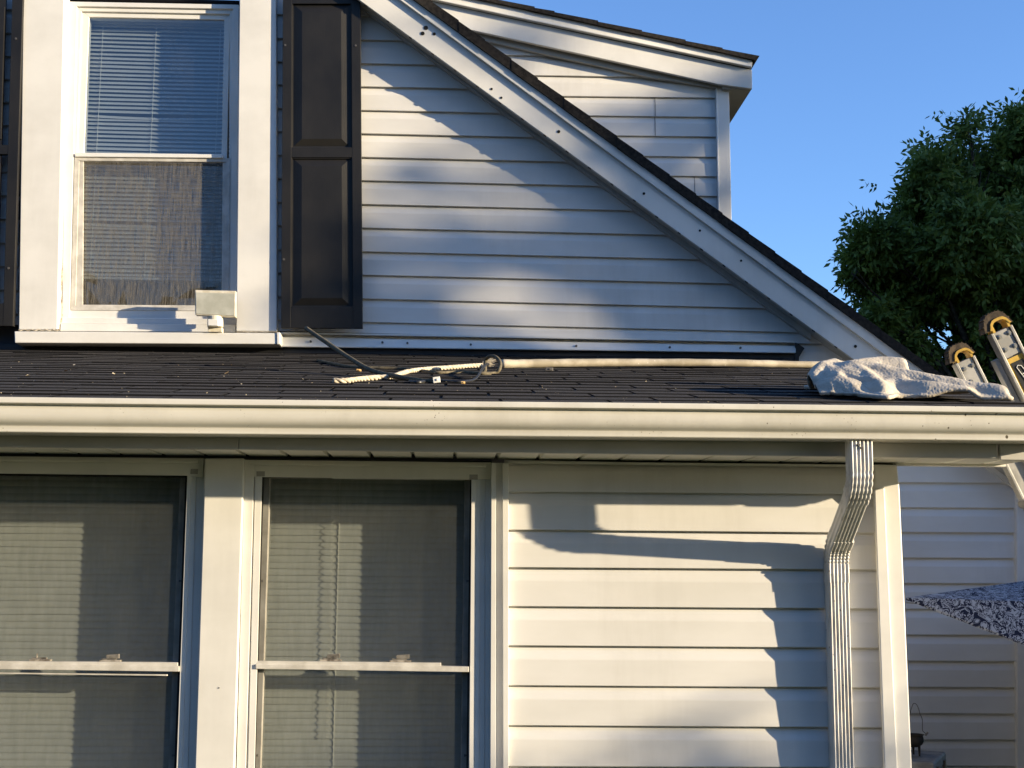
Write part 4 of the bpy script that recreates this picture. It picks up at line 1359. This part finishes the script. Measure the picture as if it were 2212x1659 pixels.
def tree(name, label, base, clumps, nspr, leaf, seed, lm=leaf1, shell=.55, group=None, tr=.25, holes=None, twigs=5):
    rng = np.random.default_rng(seed)
    t = empty(name, base); tag(t, label, 'tree', group)
    me = leaves(clumps, nspr, leaf, rng, shell=shell, holes=holes)
    link('crown', me, lm, t)
    b = MB(); cx_ = np.mean([c[:3] for c in clumps], axis=0)
    fork = Vector((base[0]*.6+cx_[0]*.4, base[1]*.6+cx_[1]*.4, base[2]+(cx_[2]-base[2])*.55))
    b.tube(spline([base, Vector(base).lerp(fork, .5)+Vector((.1, .05, 0)), fork], 6), [tr*(1-.035*i) for i in range(13)], 14)
    for c in clumps:
        e = Vector(c[:3]); mid = fork.lerp(e, .5)+Vector((rng.normal()*.2, rng.normal()*.2, .25))
        P = spline([fork-Vector((0, 0, .3)), mid, e], 6)
        b.tube(P, [tr*.42*(1-.065*i) for i in range(len(P))], 8)
        for _ in range(twigs):
            q = e+Vector(rng.normal(size=3)).normalized()*c[3]*.85
            b.tube([mid.lerp(e, .5+.4*rng.random()), (e.lerp(q, .5)+Vector(rng.normal(size=3))*.08), q], [.035*tr*4, .02*tr*4, .006], 5)
    b.build('trunk', bark, t, smooth=True)
    return t
# the tree in view, beyond the house
def clp(x, y, r, Y, wgt=1):
    p = bp(x, y, Y); s = (Y-CAM.y)/FPX
    return (p.x, p.y, p.z, r*s, wgt)
YT_ = 13.0
cl = [clp(2120, 360, 92, YT_), clp(2205, 300, 62, YT_+.5), clp(2260, 400, 150, YT_+1), clp(2010, 375, 38, YT_-.4), clp(2040, 430, 80, YT_), clp(1935, 440, 52, YT_),
      clp(1890, 520, 52, YT_-.2), clp(1965, 560, 70, YT_+.6), clp(2090, 500, 110, YT_-.6), clp(2200, 560, 130, YT_), clp(1855, 605, 40, YT_), clp(1915, 640, 55, YT_+.3),
      clp(1840, 590, 24, YT_-.6, .7), clp(2060, 640, 95, YT_+.2), clp(1895, 680, 36, YT_-.3), clp(1985, 705, 50, YT_+.5, .8), clp(2150, 700, 110, YT_+.2), clp(2030, 770, 75, YT_+.8), clp(1950, 760, 45, YT_),
      clp(2250, 760, 160, YT_+1), clp(2120, 830, 90, YT_+.5), clp(1990, 470, 60, YT_+1.2), clp(2140, 590, 100, YT_+1.6), clp(1880, 560, 40, YT_+.5), clp(2180, 420, 110, YT_+.8), clp(2215, 640, 110, YT_+.4), clp(1862, 585, 45, YT_+.2), clp(1960, 650, 75, YT_+.8), clp(2060, 720, 90, YT_+.9), clp(1925, 730, 60, YT_+.6), clp(2000, 330, 22, YT_, .6), clp(2095, 275, 26, YT_, .7)]
tree('ash_tree', 'tall leafy tree in shade rising beyond the right end of the porch roof', (cl[9][0]+.4, YT_, 0), [(a, b_, c_, d_2*1.0, w_) for a, b_, c_, d_2, w_ in cl], 34000, .105, 3, tr=.10, shell=.3, holes=1.25, twigs=1)

# shade trees between the sun and the house (outside the picture, they cast the dappled light)
def along(P, dist): return Vector(P)+SUN*dist
def uvw(u, wz, dist):
    """a point dist metres sunward whose shadow falls at (u across, wz height) of the gable wall"""
    X = (u-YM*.933)/.359
    return along((X, YM, wz), dist)
perp = Vector((.359, .933, 0))
big = leaf_mat('maple_leaves', (.03, .055, .018), (.06, .10, .03))
def shade_tree(name, label, items, leaf, seed, base, dist, Y=None, tr=.25):
    """items: (X, height, radius, density) of each clump's shadow on the wall at depth Y"""
    cl = []; tot = 0; Y = YM if Y is None else Y
    rg = np.random.default_rng(seed)
    for (X, Z, r, tau) in items:
        p = along((X, Y, Z), dist+rg.uniform(-1, 1)*min(1.5, dist*.1)); cl.append((p.x, p.y, p.z, r, tau)); tot += math.pi*r*r*tau/(leaf*leaf*2.2)
    tree(name, label, base, cl, int(tot), leaf, seed, big, shell=.1, tr=tr)
EZ = 1.75
W_ = lambda x, y: ((x-963)/447, EZ+(1235-y)/447)
items = []
for x, y, r_, tau in ((870, 330, .06, 1.3), (1060, 345, .08, 1.2), (1260, 400, .10, .8), (930, 545, .085, 1.5), (1450, 540, .10, .9), (1240, 575, .05, 1.2),
                      (1380, 695, .09, 1.3), (840, 672, .045, .9), (1020, 708, .06, 1.3), (1600, 660, .15, 1.5), (700, 742, .07, 2.2), (640, 737, .06, 2.0), (820, 745, .06, 1.6), (950, 752, .06, 1.7),
                      (1200, 757, .09, 1.7), (1500, 765, .12, 1.7), (570, 655, .04, .9), (850, 15, .06, 1.6), (940, 55, .04, 1.4), (1020, 115, .045, 1.6), (1095, 180, .06, 1.8), (1180, 260, .08, 2.2), (1270, 330, .08, 2.0),
                      (735, 600, .055, 2.0), (725, 680, .07, 2.4), (745, 530, .045, 1.5), (735, 470, .03, 1.0), (1760, 580, .22, 1.5),
                      (2050, 800, .4, 2), (2050, 1050, .5, 2.4), (2150, 1250, .5, 2.4), (2100, 1480, .5, 2.4), (1950, 1300, .4, 2.2), (2300, 900, .5, 1.6), (1950, 640, .3, 1.5), (1950, 1150, .3, 2.0), (2250, 1600, .5, 2.4), (2000, 1600, .4, 2.4)):
    X, Z = W_(x, y); items.append((X, Z, r_, tau))
# the same crown higher up also breaks the light on the dormer
for x, y, r_, tau in ((1250, 215, .09, 1.3), (1450, 190, .10, 1.4), (1540, 120, .08, 1.6), (1480, 385, .08, 1.1), (1500, 300, .05, .7), (1090, 20, .06, 1.2), (1620, 330, .12, 1.4), (1640, 200, .10, 1.4), (1330, 300, .04, .6)):
    X = (x-963)/378; Z = EZ+(1235-y)/378
    items.append((X+1.18*2.6, Z+1.18*.49, r_, tau))
pb2 = along((2.2, YM, 0), 17)
shade_tree('maple_tree', 'broad maple off to the right whose crown dapples the gable wall', items, .065, 21, (pb2.x+1, pb2.y+.3, 0), 17.0)
items = [(.45, EZ-.56, .10, .7), (.80, EZ-.52, .09, .7), (1.1, EZ-.62, .14, .9), (.1, EZ-.66, .12, .9), (1.85, EZ-.62, .16, 1.6), (1.5, EZ-.68, .16, 1.2), (.6, EZ-.75, .2, 1.5)]
pb3 = along((.9, 0, 0), 11)
shade_tree('lilac_bush', 'lilac bush off to the right throwing soft shade low on the porch wall', items, .09, 31, (pb3.x, pb3.y, 0), 11.0, Y=0.0, tr=.05)
# unseen dark block added on the right to keep the side yard dim
gr = empty('shade_block', (6, 1.2, 0)); tag(gr, 'unseen dark brown block added right of the side yard to dim it', 'shade_block')
brown = mat('block_brown', (.07, .055, .045), .8, .2); mottle(brown, (.05, .04, .032), (.09, .07, .06), 3, (1, 1, .2))
b = MB(); b.box((6.6, 1.05, 1.05), 5.2, 2.3, 2.1); b.build('wall', brown, gr)  # body of the added block, holds back low sky light
b = MB(); b.box((6.6, 1.05, 2.16), 5.4, 2.5, .1); b.build('roof', shingle, gr)  # cover of the added block

# ---------------------------------------------------------------- wood across the street, behind the camera (seen in the glass)
rng = np.random.default_rng(5)
cl = []
for k in range(130):
    ad = rng.uniform(-118, 50)         # 0 = straight away from the wall, positive = right
    a = math.radians(ad); R_ = rng.uniform(24, 34)
    top = 4.5 if -75 < ad < 14 else 14.0  # taller at the sides, added to block sky light from the porch
    cl.append((R_*math.sin(a), -3-R_*math.cos(a), rng.uniform(1, top), rng.uniform(2.6, 4.0)))
me = leaves(cl, 17000, 1.1, rng, shell=.1)
wd = link('woodland', me, big); me.name = 'woodland'
tag(wd, 'mass of trees across the street, reflected dark in the porch windows', 'trees', kind='stuff')

cl = []
for k in range(26):
    p = along((rng.uniform(4.5, 10), 13+rng.normal()*.8, rng.uniform(1.5, 8.5)), 15)
    cl.append((p.x, p.y, p.z, rng.uniform(1.0, 1.7)))
tree('maple_tree', 'dense maple off to the right keeping the tree in view in shade', (21.5, 7.5, 0), cl, 5000, .45, 77, big, shell=.1)
